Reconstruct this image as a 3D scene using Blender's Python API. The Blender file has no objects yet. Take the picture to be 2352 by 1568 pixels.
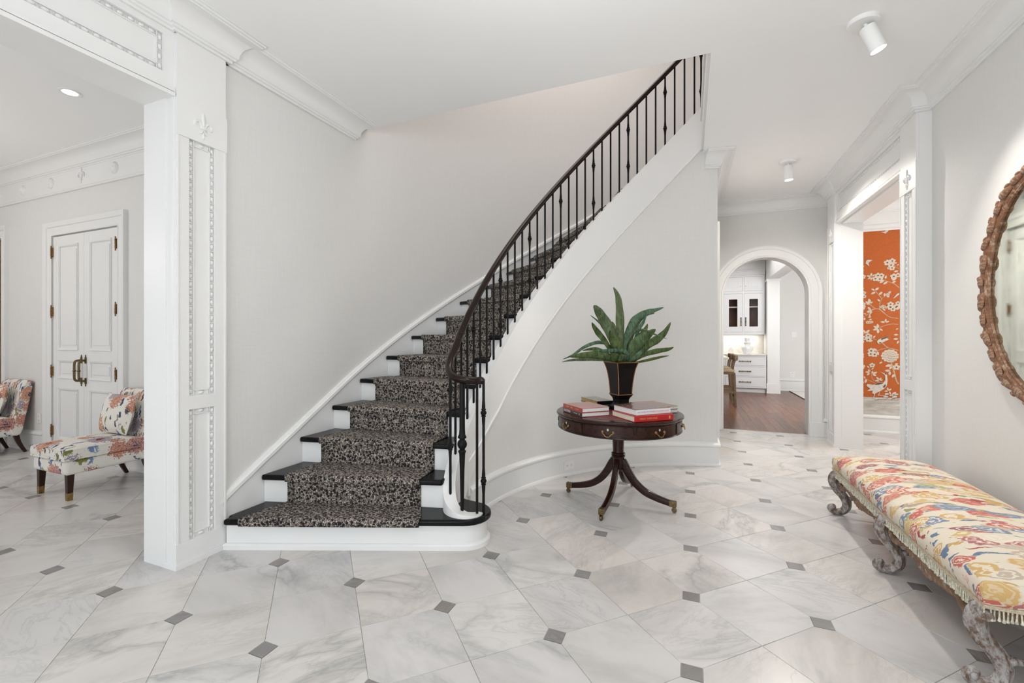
import bpy, bmesh, math, random
from mathutils import Vector, Matrix
random.seed(7)
PI = math.pi
scene = bpy.context.scene
COL = scene.collection

# ------------------------------------------------------------------ camera
CAM_H = 1.44
YAW = 0.3952
cam_d = bpy.data.cameras.new('camera')
cam_d.sensor_width = 36.0
cam_d.lens = 1023.3 * 36.0 / 2352.0
cam_d.shift_x = (1176 - 1154.9) / 2352.0
cam_d.shift_y = (774.0 - 784.0) / 2352.0
cam_d.clip_start = 0.05
cam = bpy.data.objects.new('camera', cam_d)
COL.objects.link(cam)
cam.location = (0, 0, CAM_H)
cam.rotation_euler = (PI / 2, 0, YAW)
scene.camera = cam

# ------------------------------------------------------------------ world and lights
w = bpy.data.worlds.new('sky')
scene.world = w
w.use_nodes = True
w.node_tree.nodes['Background'].inputs[0].default_value = (0.80, 0.88, 1.0, 1)
w.node_tree.nodes['Background'].inputs[1].default_value = 1.0

def area(name, loc, target, sx, sy, power, color=(1, 1, 1), spread=180):
    d = bpy.data.lights.new(name, 'AREA')
    d.shape = 'RECTANGLE'
    d.size = sx
    d.size_y = sy
    d.energy = power
    d.color = color
    d.spread = math.radians(spread)
    o = bpy.data.objects.new(name, d)
    COL.objects.link(o)
    o.location = loc
    o.rotation_euler = (Vector(target) - Vector(loc)).to_track_quat('-Z', 'Y').to_euler()
    return o

# sun falling through the entrance glazing onto the floor behind the viewer
sun_d = bpy.data.lights.new('sun', 'SUN')
sun_d.energy = 5.5
sun_d.angle = 0.02
sun_d.color = (1.0, 0.95, 0.88)
sun = bpy.data.objects.new('sun', sun_d)
COL.objects.link(sun)
sun.rotation_euler = Vector((0.28, 0.62, -1.0)).to_track_quat('-Z', 'Y').to_euler()
# daylight through the glazing of the entrance wall behind the viewer
area('entrance_daylight', (-1.0, -2.38, 1.05), (-1.0, 5, 1.05), 3.4, 1.8, 98, (0.94, 0.985, 1.0))
# daylight through the windows of the side room
area('side_room_daylight', (-6.0, -2.38, 1.8), (-6.0, 5, 1.2), 4.5, 2.6, 10, (1.0, 0.985, 0.965))
# skylight over the stairwell
area('stair_skylight', (-1.2, 4.8, 6.2), (-1.2, 4.8, 0), 2.6, 2.6, 76, (1.0, 0.91, 0.88))
# added area lamps that brighten the kitchen
area('kitchen_fill', (2.95, 8.8, 2.0), (1.9, 13.6, 1.5), 1.8, 2.4, 122, (1.0, 1.0, 1.0))
area('kitchen_ceiling_fill', (1.2, 11.0, 3.42), (1.2, 11.0, 0), 2.0, 3.0, 60, (1.0, 0.99, 0.98))
def bulb(name, loc, power, r, color):
    d = bpy.data.lights.new(name, 'POINT')
    d.energy = power
    d.shadow_soft_size = r
    d.color = color
    o = bpy.data.objects.new(name, d)
    COL.objects.link(o)
    o.location = loc
    return o
# lamp strip under the kitchen wall cupboard
area('under_cupboard_lamp', (0.95, 13.62, 1.50), (0.95, 13.62, 0), 1.5, 0.06, 7, (1.0, 0.93, 0.82))
# unseen point lamps added to brighten hall and side room, without fixtures
bulb('hall_fill', (-0.30, 1.45, 2.95), 52, 0.28, (0.985, 0.99, 1.0))
bulb('side_room_fill', (-7.2, 0.5, 2.6), 66, 0.30, (1.0, 0.94, 0.88))
area('papered_room_fill', (4.4, 7.45, 1.9), (1.2, 6.3, 1.4), 1.4, 2.4, 80, (1.0, 0.975, 0.95))  # added lamp, no window; lights hall through the opening, clear of its jamb

scene.view_settings.view_transform = 'Standard'
scene.view_settings.look = 'None'
scene.view_settings.gamma = 1.0
scene.view_settings.use_curve_mapping = False
scene.view_settings.exposure = -0.27

# ------------------------------------------------------------------ node helpers
def new_mat(name):
    m = bpy.data.materials.new(name)
    m.use_nodes = True
    nt = m.node_tree
    return m, nt, nt.nodes['Principled BSDF']

def N(nt, kind, ins=None, **props):
    n = nt.nodes.new(kind)
    for k, v in props.items():
        setattr(n, k, v)
    if ins:
        for k, v in ins.items():
            s = n.inputs[k]
            if isinstance(v, bpy.types.NodeSocket):
                nt.links.new(v, s)
            else:
                s.default_value = v
    return n

def L(nt, a, b):
    nt.links.new(a, b)

def ramp(nt, fac, stops, mode='LINEAR'):
    n = N(nt, 'ShaderNodeValToRGB', {'Fac': fac})
    cr = n.color_ramp
    cr.interpolation = mode
    while len(cr.elements) < len(stops):
        cr.elements.new(0.5)
    for e, (p, c) in zip(cr.elements, stops):
        e.position = p
        e.color = (c[0], c[1], c[2], 1)
    return n.outputs['Color']

def mix(nt, fac, a, b, mode='MIX'):
    n = N(nt, 'ShaderNodeMix', None, data_type='RGBA', blend_type=mode)
    for key, v in ((0, fac), (6, a), (7, b)):
        if isinstance(v, bpy.types.NodeSocket):
            nt.links.new(v, n.inputs[key])
        else:
            n.inputs[key].default_value = v if key == 0 else (v[0], v[1], v[2], 1)
    return n.outputs[2]

def math_n(nt, op, a, b=0.0, clamp=False):
    n = N(nt, 'ShaderNodeMath', None, operation=op, use_clamp=clamp)
    for i, v in enumerate((a, b)):
        if isinstance(v, bpy.types.NodeSocket):
            nt.links.new(v, n.inputs[i])
        else:
            n.inputs[i].default_value = v
    return n.outputs[0]

def srgb(r, g, b):
    def c(x):
        x /= 255.0
        return x / 12.92 if x <= 0.04045 else ((x + 0.055) / 1.055) ** 2.4
    return (c(r), c(g), c(b))

def coords(nt, kind='Object'):
    return N(nt, 'ShaderNodeTexCoord').outputs[kind]

def mapping(nt, vec, scale=(1, 1, 1), loc=(0, 0, 0), rot=(0, 0, 0)):
    n = N(nt, 'ShaderNodeMapping', {'Vector': vec, 'Scale': scale, 'Location': loc, 'Rotation': rot})
    return n.outputs[0]

def bump(nt, bsdf, height, strength=0.3, dist=0.002):
    n = N(nt, 'ShaderNodeBump', {'Height': height, 'Strength': strength, 'Distance': dist})
    L(nt, n.outputs[0], bsdf.inputs['Normal'])

def plain(name, col, rough=0.5, metal=0.0, coat=0.0, var=0.0, scale=8.0, bumpy=0.0, spec=0.5):
    m, nt, b = new_mat(name)
    b.inputs['Roughness'].default_value = rough
    b.inputs['Metallic'].default_value = metal
    b.inputs['Specular IOR Level'].default_value = spec
    b.inputs['Coat Weight'].default_value = coat
    b.inputs['Coat Roughness'].default_value = 0.12
    n = N(nt, 'ShaderNodeTexNoise', {'Vector': coords(nt), 'Scale': scale, 'Detail': 4.0})
    lo = tuple(c * (1 - var) for c in col)
    hi = tuple(min(1, c * (1 + var)) for c in col)
    L(nt, ramp(nt, n.outputs['Fac'], [(0.3, lo), (0.7, hi)]), b.inputs['Base Color'])
    if bumpy:
        bump(nt, b, n.outputs['Fac'], bumpy, 0.002)
    return m

M = {}
M['trim'] = plain('trim_paint', (0.81, 0.81, 0.802), 0.38, var=0.008, scale=3)
M['ceiling'] = plain('ceiling_paint', (0.925, 0.925, 0.92), 0.7, var=0.006, scale=2)

def linen(name, col):
    m, nt, b = new_mat(name)
    b.inputs['Roughness'].default_value = 0.62
    c = coords(nt)
    n1 = N(nt, 'ShaderNodeTexNoise', {'Vector': mapping(nt, c, (260, 260, 6)), 'Scale': 1.0, 'Detail': 2.0})
    n2 = N(nt, 'ShaderNodeTexNoise', {'Vector': mapping(nt, c, (8, 8, 300)), 'Scale': 1.0, 'Detail': 2.0})
    s = math_n(nt, 'ADD', n1.outputs['Fac'], n2.outputs['Fac'])
    lo = tuple(x * 0.965 for x in col)
    hi = tuple(min(1, x * 1.02) for x in col)
    L(nt, ramp(nt, math_n(nt, 'MULTIPLY', s, 0.5), [(0.35, lo), (0.65, hi)]), b.inputs['Base Color'])
    return m
M['wall'] = linen('wall_linen_paper', (0.745, 0.738, 0.718))
M['kitchen_wall'] = plain('kitchen_wall_paint', (0.80, 0.79, 0.765), 0.6, var=0.006)

def marble(name, base, vein, rough, vscale, tint):
    m, nt, b = new_mat(name)
    b.inputs['Roughness'].default_value = rough
    b.inputs['Specular IOR Level'].default_value = 0.45
    info = N(nt, 'ShaderNodeObjectInfo')
    pos = N(nt, 'ShaderNodeNewGeometry').outputs['Position']
    off = N(nt, 'ShaderNodeVectorMath', {0: (37.0, 91.0, 53.0)}, operation='SCALE')
    L(nt, info.outputs['Random'], off.inputs['Scale'])
    v = N(nt, 'ShaderNodeVectorMath', {0: pos, 1: off.outputs[0]}, operation='ADD').outputs[0]
    rot = N(nt, 'ShaderNodeVectorRotate', {'Vector': v, 'Angle': math_n(nt, 'MULTIPLY', info.outputs['Random'], 2.2)}, rotation_type='Z_AXIS')
    v = mapping(nt, rot.outputs[0], (1.0, 0.45, 1.0))
    wn = N(nt, 'ShaderNodeTexNoise', {'Vector': v, 'Scale': vscale, 'Detail': 7.0, 'Roughness': 0.58, 'Distortion': 0.7})
    line = math_n(nt, 'ABSOLUTE', math_n(nt, 'SUBTRACT', wn.outputs['Fac'], 0.5))
    vein_mask = ramp(nt, line, [(0.0, (1, 1, 1)), (0.012, (0.55, 0.55, 0.55)), (0.05, (0, 0, 0))])
    cloud = N(nt, 'ShaderNodeTexNoise', {'Vector': v, 'Scale': vscale * 1.6, 'Detail': 5.0, 'Roughness': 0.6, 'Distortion': 0.4})
    cl = ramp(nt, cloud.outputs['Fac'], [(0.32, tuple(x * 0.80 for x in base)), (0.5, base), (0.72, tuple(min(1, x * 1.07) for x in base))])
    presence = N(nt, 'ShaderNodeTexNoise', {'Vector': v, 'Scale': vscale * 0.8, 'Detail': 2.0})
    pm = ramp(nt, presence.outputs['Fac'], [(0.45, (0, 0, 0)), (0.62, (0.6, 0.6, 0.6))])
    vm = mix(nt, 1.0, vein_mask, pm, 'MULTIPLY')
    veined = mix(nt, vm, cl, vein)
    fn = N(nt, 'ShaderNodeTexNoise', {'Vector': mapping(nt, rot.outputs[0], (1.0, 0.30, 1.0)), 'Scale': vscale * 4.5, 'Detail': 8.0, 'Roughness': 0.68, 'Distortion': 1.1})
    fl_ = math_n(nt, 'ABSOLUTE', math_n(nt, 'SUBTRACT', fn.outputs['Fac'], 0.5))
    fm_ = ramp(nt, fl_, [(0.0, (0.30, 0.30, 0.30)), (0.02, (0.10, 0.10, 0.10)), (0.045, (0, 0, 0))])
    fp_ = N(nt, 'ShaderNodeTexNoise', {'Vector': v, 'Scale': vscale * 1.3, 'Detail': 3.0})
    fm_ = mix(nt, 1.0, fm_, ramp(nt, fp_.outputs['Fac'], [(0.42, (0, 0, 0)), (0.60, (1, 1, 1))]), 'MULTIPLY')
    veined = mix(nt, fm_, veined, vein)
    tn = ramp(nt, info.outputs['Random'], [(0.0, tint), (0.5, (1, 1, 1)), (1.0, (0.93, 0.935, 0.95))])
    L(nt, mix(nt, 1.0, veined, tn, 'MULTIPLY'), b.inputs['Base Color'])
    return m
M['marble'] = marble('white_marble', (0.655, 0.636, 0.618), (0.29, 0.31, 0.30), 0.24, 1.5, (1.0, 0.965, 0.935))
M['inset'] = marble('grey_marble', (0.25, 0.24, 0.235), (0.45, 0.44, 0.43), 0.25, 4.0, (1.0, 0.95, 0.9))
M['grout'] = plain('floor_grout', (0.52, 0.49, 0.46), 0.8, var=0.06, scale=20)

def wood(name, dark, light, rough=0.3, coat=0.3, scale=(3, 40, 40), rnd=0.0, spec=0.5):
    m, nt, b = new_mat(name)
    b.inputs['Specular IOR Level'].default_value = spec
    b.inputs['Roughness'].default_value = rough
    b.inputs['Coat Weight'].default_value = coat
    b.inputs['Coat Roughness'].default_value = 0.15
    c = coords(nt)
    info = N(nt, 'ShaderNodeObjectInfo')
    if rnd:
        off = N(nt, 'ShaderNodeVectorMath', {0: (31.0, 17.0, 23.0)}, operation='SCALE')
        L(nt, info.outputs['Random'], off.inputs['Scale'])
        c = N(nt, 'ShaderNodeVectorMath', {0: c, 1: off.outputs[0]}, operation='ADD').outputs[0]
    n = N(nt, 'ShaderNodeTexNoise', {'Vector': mapping(nt, c, scale), 'Scale': 1.0, 'Detail': 5.0, 'Distortion': 0.6})
    col = ramp(nt, n.outputs['Fac'], [(0.25, dark), (0.75, light)])
    if rnd:
        lo, hi = 1 - rnd, 1 + rnd
        col = mix(nt, 1.0, col, ramp(nt, info.outputs['Random'], [(0, (lo, lo, lo)), (1, (1.0, 1.0, 1.0))]), 'MULTIPLY')
    L(nt, col, b.inputs['Base Color'])
    return m
M['mahogany'] = wood('mahogany', (0.012, 0.0042, 0.0028), (0.040, 0.012, 0.007), 0.20, 0.12, spec=0.25)
M['walnut_floor'] = wood('walnut_plank', (0.085, 0.024, 0.010), (0.30, 0.115, 0.058), 0.30, 0.05, (30, 2.5, 30), rnd=0.45, spec=0.3)
M['ebony'] = plain('ebonised_tread', (0.006, 0.0055, 0.0058), 0.22, var=0.2, spec=0.16)
M['rail_wood'] = wood('handrail_wood', (0.0045, 0.0026, 0.002), (0.020, 0.0085, 0.005), 0.16, 0.10, spec=0.22)
M['iron'] = plain('wrought_iron', (0.007, 0.0068, 0.007), 0.45, var=0.2, scale=30, spec=0.15)
M['chair_leg'] = wood('chair_leg_wood', (0.018, 0.007, 0.004), (0.048, 0.017, 0.009), 0.35, 0.05, spec=0.25)
M['stool_wood'] = wood('stool_wood', (0.10, 0.06, 0.03), (0.22, 0.14, 0.075), 0.45, 0.1)
M['brass'] = plain('aged_brass', (0.34, 0.22, 0.085), 0.34, metal=1.0, var=0.25, scale=40)
M['dull_brass'] = plain('dull_brass', (0.16, 0.115, 0.055), 0.42, metal=0.9, var=0.35, scale=60)
M['hinge'] = plain('hinge_bronze', (0.26, 0.15, 0.06), 0.4, metal=0.85, var=0.5, scale=90)
M['ivory'] = plain('ivory', (0.75, 0.70, 0.58), 0.4, var=0.05)
M['leather'] = plain('red_leather', (0.125, 0.018, 0.018), 0.42, var=0.25, scale=14, spec=0.3)
M['leather_band'] = plain('gilt_band', (0.16, 0.05, 0.03), 0.35, var=0.3, scale=40)
M['black_lacquer'] = plain('black_lacquer', (0.005, 0.0045, 0.0045), 0.32, var=0.2, spec=0.15)
M['gilt'] = plain('gilt_edge', (0.26, 0.11, 0.03), 0.4, metal=0.3, var=0.35, scale=30)
M['plastic'] = plain('white_plastic', (0.85, 0.85, 0.84), 0.35, var=0.004)
M['slot'] = plain('dark_slot', (0.03, 0.03, 0.03), 0.6)
M['lamp_white'] = plain('lamp_enamel', (0.88, 0.88, 0.87), 0.35, var=0.004)
M['ceramic'] = plain('white_ceramic', (0.86, 0.86, 0.85), 0.18, coat=0.4, var=0.005)
M['stone_top'] = plain('pale_stone', (0.72, 0.70, 0.66), 0.25, var=0.08, scale=12)
M['cabinet'] = plain('cabinet_paint', (0.74, 0.745, 0.755), 0.4, var=0.006)
M['cabinet_in'] = wood('cabinet_interior', (0.10, 0.035, 0.018), (0.20, 0.075, 0.04), 0.5, 0.0, (20, 20, 2))
M['seat_tan'] = plain('tan_leather', (0.36, 0.27, 0.17), 0.5, var=0.12, scale=20)
M['rug'] = plain('white_rug', (0.80, 0.78, 0.74), 0.9, var=0.03, scale=60, bumpy=0.4)
M['rug_edge'] = plain('rug_binding', (0.05, 0.04, 0.035), 0.8)
M['paper'] = plain('book_pages', (0.72, 0.72, 0.70), 0.7, var=0.08, scale=120)
M['paper_cream'] = plain('cream_pages', (0.74, 0.68, 0.55), 0.7, var=0.08, scale=120)
M['paper_gold'] = plain('gilded_pages', (0.50, 0.33, 0.09), 0.4, metal=0.3, var=0.2, scale=60)

def emit(name, col, strength):
    m, nt, b = new_mat(name)
    b.inputs['Base Color'].default_value = (*col, 1)
    b.inputs['Emission Color'].default_value = (*col, 1)
    b.inputs['Emission Strength'].default_value = strength
    return m
M['lamp_glow'] = emit('lamp_glow', (1.0, 0.95, 0.86), 6.0)

def glass_mat():
    m, nt, b = new_mat('clear_glass')
    b.inputs['Roughness'].default_value = 0.02
    b.inputs['Transmission Weight'].default_value = 1.0
    b.inputs['IOR'].default_value = 1.1
    return m
M['glass'] = glass_mat()

def mirror_mat():
    m, nt, b = new_mat('antique_mirror')
    b.inputs['Metallic'].default_value = 1.0
    n = N(nt, 'ShaderNodeTexNoise', {'Vector': coords(nt), 'Scale': 9.0, 'Detail': 6.0})
    L(nt, ramp(nt, n.outputs['Fac'], [(0.3, (0.60, 0.64, 0.58)), (0.7, (0.72, 0.76, 0.70))]), b.inputs['Base Color'])
    L(nt, ramp(nt, n.outputs['Fac'], [(0.4, (0.03, 0.03, 0.03)), (0.8, (0.09, 0.09, 0.09))]), b.inputs['Roughness'])
    return m
M['mirror'] = mirror_mat()

def leopard():
    m, nt, b = new_mat('leopard_carpet')
    b.inputs['Roughness'].default_value = 0.95
    c = coords(nt)
    wob = N(nt, 'ShaderNodeTexNoise', {'Vector': c, 'Scale': 55.0, 'Detail': 2.0})
    sub = N(nt, 'ShaderNodeVectorMath', {0: wob.outputs['Color'], 1: (0.5, 0.5, 0.5)}, operation='SUBTRACT')
    sc = N(nt, 'ShaderNodeVectorMath', {0: sub.outputs[0], 'Scale': 0.014}, operation='SCALE')
    v = N(nt, 'ShaderNodeVectorMath', {0: c, 1: sc.outputs[0]}, operation='ADD').outputs[0]
    vo = N(nt, 'ShaderNodeTexVoronoi', {'Vector': v, 'Scale': 43.0, 'Randomness': 0.85})
    d = vo.outputs['Distance']
    spot = ramp(nt, d, [(0.0, (1, 1, 1)), (0.41, (1, 1, 1)), (0.47, (0, 0, 0))])
    core = ramp(nt, d, [(0.0, (0, 0, 0)), (0.17, (0, 0, 0)), (0.23, (1, 1, 1))])
    sep = N(nt, 'ShaderNodeSeparateColor', {0: vo.outputs['Color']})
    ringy = ramp(nt, sep.outputs[0], [(0.0, (0, 0, 0)), (0.60, (1, 1, 1))], 'CONSTANT')
    core_m = mix(nt, ringy, (1, 1, 1), core)
    black = mix(nt, 1.0, spot, core_m, 'MULTIPLY')
    g = N(nt, 'ShaderNodeTexNoise', {'Vector': c, 'Scale': 125.0, 'Detail': 3.0})
    ground = ramp(nt, g.outputs['Fac'], [(0.36, (0.045, 0.036, 0.030)), (0.50, (0.15, 0.122, 0.10)), (0.64, (0.56, 0.51, 0.45))])
    L(nt, mix(nt, black, ground, (0.008, 0.0075, 0.008)), b.inputs['Base Color'])
    pile = N(nt, 'ShaderNodeTexNoise', {'Vector': c, 'Scale': 420.0})
    bump(nt, b, pile.outputs['Fac'], 0.5, 0.003)
    return m
M['leopard'] = leopard()

def floral_chair():
    m, nt, b = new_mat('floral_chair_linen')
    b.inputs['Roughness'].default_value = 0.85
    c = coords(nt)
    wob = N(nt, 'ShaderNodeTexNoise', {'Vector': c, 'Scale': 26.0, 'Detail': 3.0})
    sub = N(nt, 'ShaderNodeVectorMath', {0: wob.outputs['Color'], 1: (0.5, 0.5, 0.5)}, operation='SUBTRACT')
    sc = N(nt, 'ShaderNodeVectorMath', {0: sub.outputs[0], 'Scale': 0.07}, operation='SCALE')
    v = N(nt, 'ShaderNodeVectorMath', {0: c, 1: sc.outputs[0]}, operation='ADD').outputs[0]
    base = (0.80, 0.77, 0.70)
    # thin leaf strokes
    st = N(nt, 'ShaderNodeTexVoronoi', {'Vector': mapping(nt, v, (24, 6.5, 8.0), rot=(0.5, 0.6, 0.7)), 'Scale': 1.0})
    sepl = N(nt, 'ShaderNodeSeparateColor', {0: st.outputs['Color']})
    leafc = ramp(nt, sepl.outputs[0], [(0.0, (0.055, 0.075, 0.15)), (0.30, (0.17, 0.25, 0.42)), (0.5, (0.30, 0.24, 0.15)), (0.62, (0.20, 0.22, 0.05)), (0.76, (0.06, 0.06, 0.085))], 'CONSTANT')
    lm = ramp(nt, st.outputs['Distance'], [(0.30, (1, 1, 1)), (0.37, (0, 0, 0))])
    col = mix(nt, lm, base, leafc)
    # flower heads
    vo = N(nt, 'ShaderNodeTexVoronoi', {'Vector': v, 'Scale': 4.6, 'Randomness': 0.9})
    d = vo.outputs['Distance']
    sep = N(nt, 'ShaderNodeSeparateColor', {0: vo.outputs['Color']})
    outer = ramp(nt, sep.outputs[0], [(0.0, (0.42, 0.10, 0.05)), (0.3, (0.50, 0.20, 0.10)), (0.5, (0.28, 0.06, 0.09)), (0.66, (0.16, 0.24, 0.42)), (0.82, (0.46, 0.15, 0.13))], 'CONSTANT')
    inner = ramp(nt, sep.outputs[1], [(0.0, (0.20, 0.012, 0.015)), (0.4, (0.05, 0.05, 0.11)), (0.7, (0.25, 0.02, 0.06))], 'CONSTANT')
    petal = N(nt, 'ShaderNodeTexNoise', {'Vector': c, 'Scale': 75.0, 'Detail': 2.0})
    d2 = math_n(nt, 'ADD', d, math_n(nt, 'MULTIPLY', math_n(nt, 'SUBTRACT', petal.outputs['Fac'], 0.5), 0.45))
    fm = ramp(nt, d2, [(0.41, (1, 1, 1)), (0.45, (0, 0, 0))])
    lines = math_n(nt, 'FRACT', math_n(nt, 'MULTIPLY', d2, 11.0))
    lm2 = ramp(nt, lines, [(0.45, (0, 0, 0)), (0.6, (1, 1, 1))])
    head = mix(nt, lm2, outer, (0.68, 0.45, 0.34))
    core = ramp(nt, d2, [(0.12, (1, 1, 1)), (0.16, (0, 0, 0))])
    head = mix(nt, core, head, inner)
    L(nt, mix(nt, fm, col, head), b.inputs['Base Color'])
    return m
M['chair_floral'] = floral_chair()

def floral_bench():
    m, nt, b = new_mat('painterly_bench_fabric')
    b.inputs['Roughness'].default_value = 0.8
    c = coords(nt)
    wob = N(nt, 'ShaderNodeTexNoise', {'Vector': mapping(nt, c, (0.55, 1, 1)), 'Scale': 9.0, 'Detail': 4.0})
    sub = N(nt, 'ShaderNodeVectorMath', {0: wob.outputs['Color'], 1: (0.5, 0.5, 0.5)}, operation='SUBTRACT')
    sc = N(nt, 'ShaderNodeVectorMath', {0: sub.outputs[0], 'Scale': 0.15}, operation='SCALE')
    v = N(nt, 'ShaderNodeVectorMath', {0: c, 1: sc.outputs[0]}, operation='ADD').outputs[0]
    v = mapping(nt, v, (0.62, 1.25, 1.0))
    vo = N(nt, 'ShaderNodeTexVoronoi', {'Vector': v, 'Scale': 9.5, 'Randomness': 1.0})
    sep = N(nt, 'ShaderNodeSeparateColor', {0: vo.outputs['Color']})
    cream = (0.74, 0.66, 0.53)
    pal = [(0.0, (0.52, 0.055, 0.03)), (0.15, (0.60, 0.36, 0.09)), (0.31, cream), (0.36, (0.12, 0.19, 0.32)),
           (0.48, (0.55, 0.13, 0.07)), (0.60, (0.50, 0.40, 0.30)), (0.70, (0.30, 0.34, 0.12)), (0.79, (0.24, 0.03, 0.07)), (0.86, (0.62, 0.42, 0.14)), (0.94, (0.42, 0.09, 0.10))]
    blob = mix(nt, 0.14, ramp(nt, sep.outputs[0], pal, 'CONSTANT'), (0.74, 0.68, 0.58))
    fine = N(nt, 'ShaderNodeTexNoise', {'Vector': mapping(nt, c, (0.35, 1, 1)), 'Scale': 55.0, 'Detail': 3.0})
    d = math_n(nt, 'ADD', vo.outputs['Distance'], math_n(nt, 'MULTIPLY', math_n(nt, 'SUBTRACT', fine.outputs['Fac'], 0.5), 0.34))
    rings = math_n(nt, 'FRACT', math_n(nt, 'MULTIPLY', d, 5.2))
    rm = ramp(nt, rings, [(0.50, (0, 0, 0)), (0.60, (1, 1, 1)), (0.88, (1, 1, 1)), (0.96, (0, 0, 0))])
    light = mix(nt, 0.35, blob, (0.80, 0.74, 0.62))
    light2 = mix(nt, 0.80, blob, (0.80, 0.74, 0.62))
    pick = ramp(nt, sep.outputs[2], [(0.0, (0, 0, 0)), (0.45, (1, 1, 1))], 'CONSTANT')
    col = mix(nt, rm, blob, mix(nt, pick, light, light2))
    edge = ramp(nt, d, [(0.50, (0, 0, 0)), (0.57, (1, 1, 1))])
    col = mix(nt, edge, col, cream)
    # narrow cross strokes between the blossoms
    st = N(nt, 'ShaderNodeTexNoise', {'Vector': mapping(nt, v, (2.2, 9, 8)), 'Scale': 2.4, 'Detail': 2.0})
    sm = ramp(nt, st.outputs['Fac'], [(0.56, (0, 0, 0)), (0.58, (1, 1, 1))])
    stc = ramp(nt, sep.outputs[1], [(0.0, (0.14, 0.20, 0.30)), (0.3, (0.40, 0.07, 0.06)), (0.5, (0.30, 0.32, 0.14)), (0.7, (0.55, 0.35, 0.12)), (0.85, (0.45, 0.34, 0.26))], 'CONSTANT')
    L(nt, mix(nt, mix(nt, 1.0, sm, edge, 'MULTIPLY'), col, stc), b.inputs['Base Color'])
    return m
M['bench_floral'] = floral_bench()
M['braid'] = plain('fringe_braid', (0.50, 0.42, 0.30), 0.85, var=0.25, scale=120)
M['tassel'] = plain('fringe_tassel', (0.58, 0.55, 0.44), 0.85, var=0.35, scale=90)

def washed(name, brown, grey, amount):
    m, nt, b = new_mat(name)
    b.inputs['Roughness'].default_value = 0.6
    c = coords(nt)
    n1 = N(nt, 'ShaderNodeTexNoise', {'Vector': mapping(nt, c, (1, 1, 0.5)), 'Scale': 42.0, 'Detail': 7.0, 'Roughness': 0.7})
    n2 = N(nt, 'ShaderNodeTexNoise', {'Vector': mapping(nt, c, (18, 18, 60)), 'Scale': 1.0, 'Detail': 4.0})
    br = ramp(nt, n2.outputs['Fac'], [(0.3, tuple(x * 0.6 for x in brown)), (0.7, tuple(min(1, x * 1.3) for x in brown))])
    pm = ramp(nt, n1.outputs['Fac'], [(amount - 0.08, (0, 0, 0)), (amount + 0.08, (1, 1, 1))])
    L(nt, mix(nt, pm, br, grey), b.inputs['Base Color'])
    bump(nt, b, n1.outputs['Fac'], 0.5, 0.006)
    return m
M['washed_leg'] = washed('limed_grey_wood', (0.15, 0.095, 0.065), (0.38, 0.36, 0.35), 0.50)
M['washed_apron'] = washed('limed_brown_wood', (0.22, 0.125, 0.07), (0.42, 0.38, 0.33), 0.62)
M['mirror_frame'] = washed('worn_gilt_wood', (0.22, 0.10, 0.05), (0.50, 0.38, 0.28), 0.60)

def leafy():
    m, nt, b = new_mat('agave_leaf')
    b.inputs['Roughness'].default_value = 0.55
    b.inputs['Specular IOR Level'].default_value = 0.2
    c = coords(nt)
    info = N(nt, 'ShaderNodeObjectInfo')
    n = N(nt, 'ShaderNodeTexNoise', {'Vector': mapping(nt, c, (30, 30, 9)), 'Scale': 1.4, 'Detail': 5.0, 'Distortion': 1.0})
    a = ramp(nt, info.outputs['Random'], [(0.0, (0.030, 0.055, 0.016)), (0.35, (0.050, 0.068, 0.016)), (0.6, (0.024, 0.062, 0.038)), (1.0, (0.055, 0.075, 0.026))])
    bb = ramp(nt, info.outputs['Random'], [(0.0, (0.115, 0.17, 0.062)), (0.35, (0.135, 0.16, 0.045)), (0.6, (0.10, 0.20, 0.125)), (1.0, (0.155, 0.175, 0.085))])
    f = ramp(nt, n.outputs['Fac'], [(0.34, (0, 0, 0)), (0.68, (1, 1, 1))])
    L(nt, mix(nt, f, a, bb), b.inputs['Base Color'])
    bump(nt, b, n.outputs['Fac'], 0.4, 0.004)
    return m
M['leaf'] = leafy()

def wallpaper():
    m, nt, b = new_mat('orange_silk_paper')
    b.inputs['Roughness'].default_value = 0.55
    c = coords(nt)
    n = N(nt, 'ShaderNodeTexNoise', {'Vector': mapping(nt, c, (30, 30, 240)), 'Scale': 1.0, 'Detail': 3.0})
    L(nt, ramp(nt, n.outputs['Fac'], [(0.3, (0.40, 0.080, 0.006)), (0.7, (0.54, 0.122, 0.011))]), b.inputs['Base Color'])
    return m
M['orange_paper'] = wallpaper()
M['print_cream'] = plain('printed_cream', (0.64, 0.55, 0.44), 0.7, var=0.06, scale=40)
M['print_dark'] = plain('printed_brown', (0.14, 0.075, 0.04), 0.7, var=0.3, scale=60)
M['print_white'] = plain('printed_white', (0.62, 0.58, 0.52), 0.7, var=0.15, scale=30)
M['print_branch'] = plain('printed_branch', (0.50, 0.38, 0.26), 0.7, var=0.2, scale=40)

def dado():
    m, nt, b = new_mat('painted_dado_paper')
    b.inputs['Roughness'].default_value = 0.6
    c = coords(nt)
    n = N(nt, 'ShaderNodeTexNoise', {'Vector': mapping(nt, c, (3, 3, 14)), 'Scale': 2.0, 'Detail': 5.0})
    L(nt, ramp(nt, n.outputs['Fac'], [(0.3, (0.42, 0.38, 0.34)), (0.7, (0.66, 0.63, 0.58))]), b.inputs['Base Color'])
    return m
M['dado'] = dado()

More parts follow.
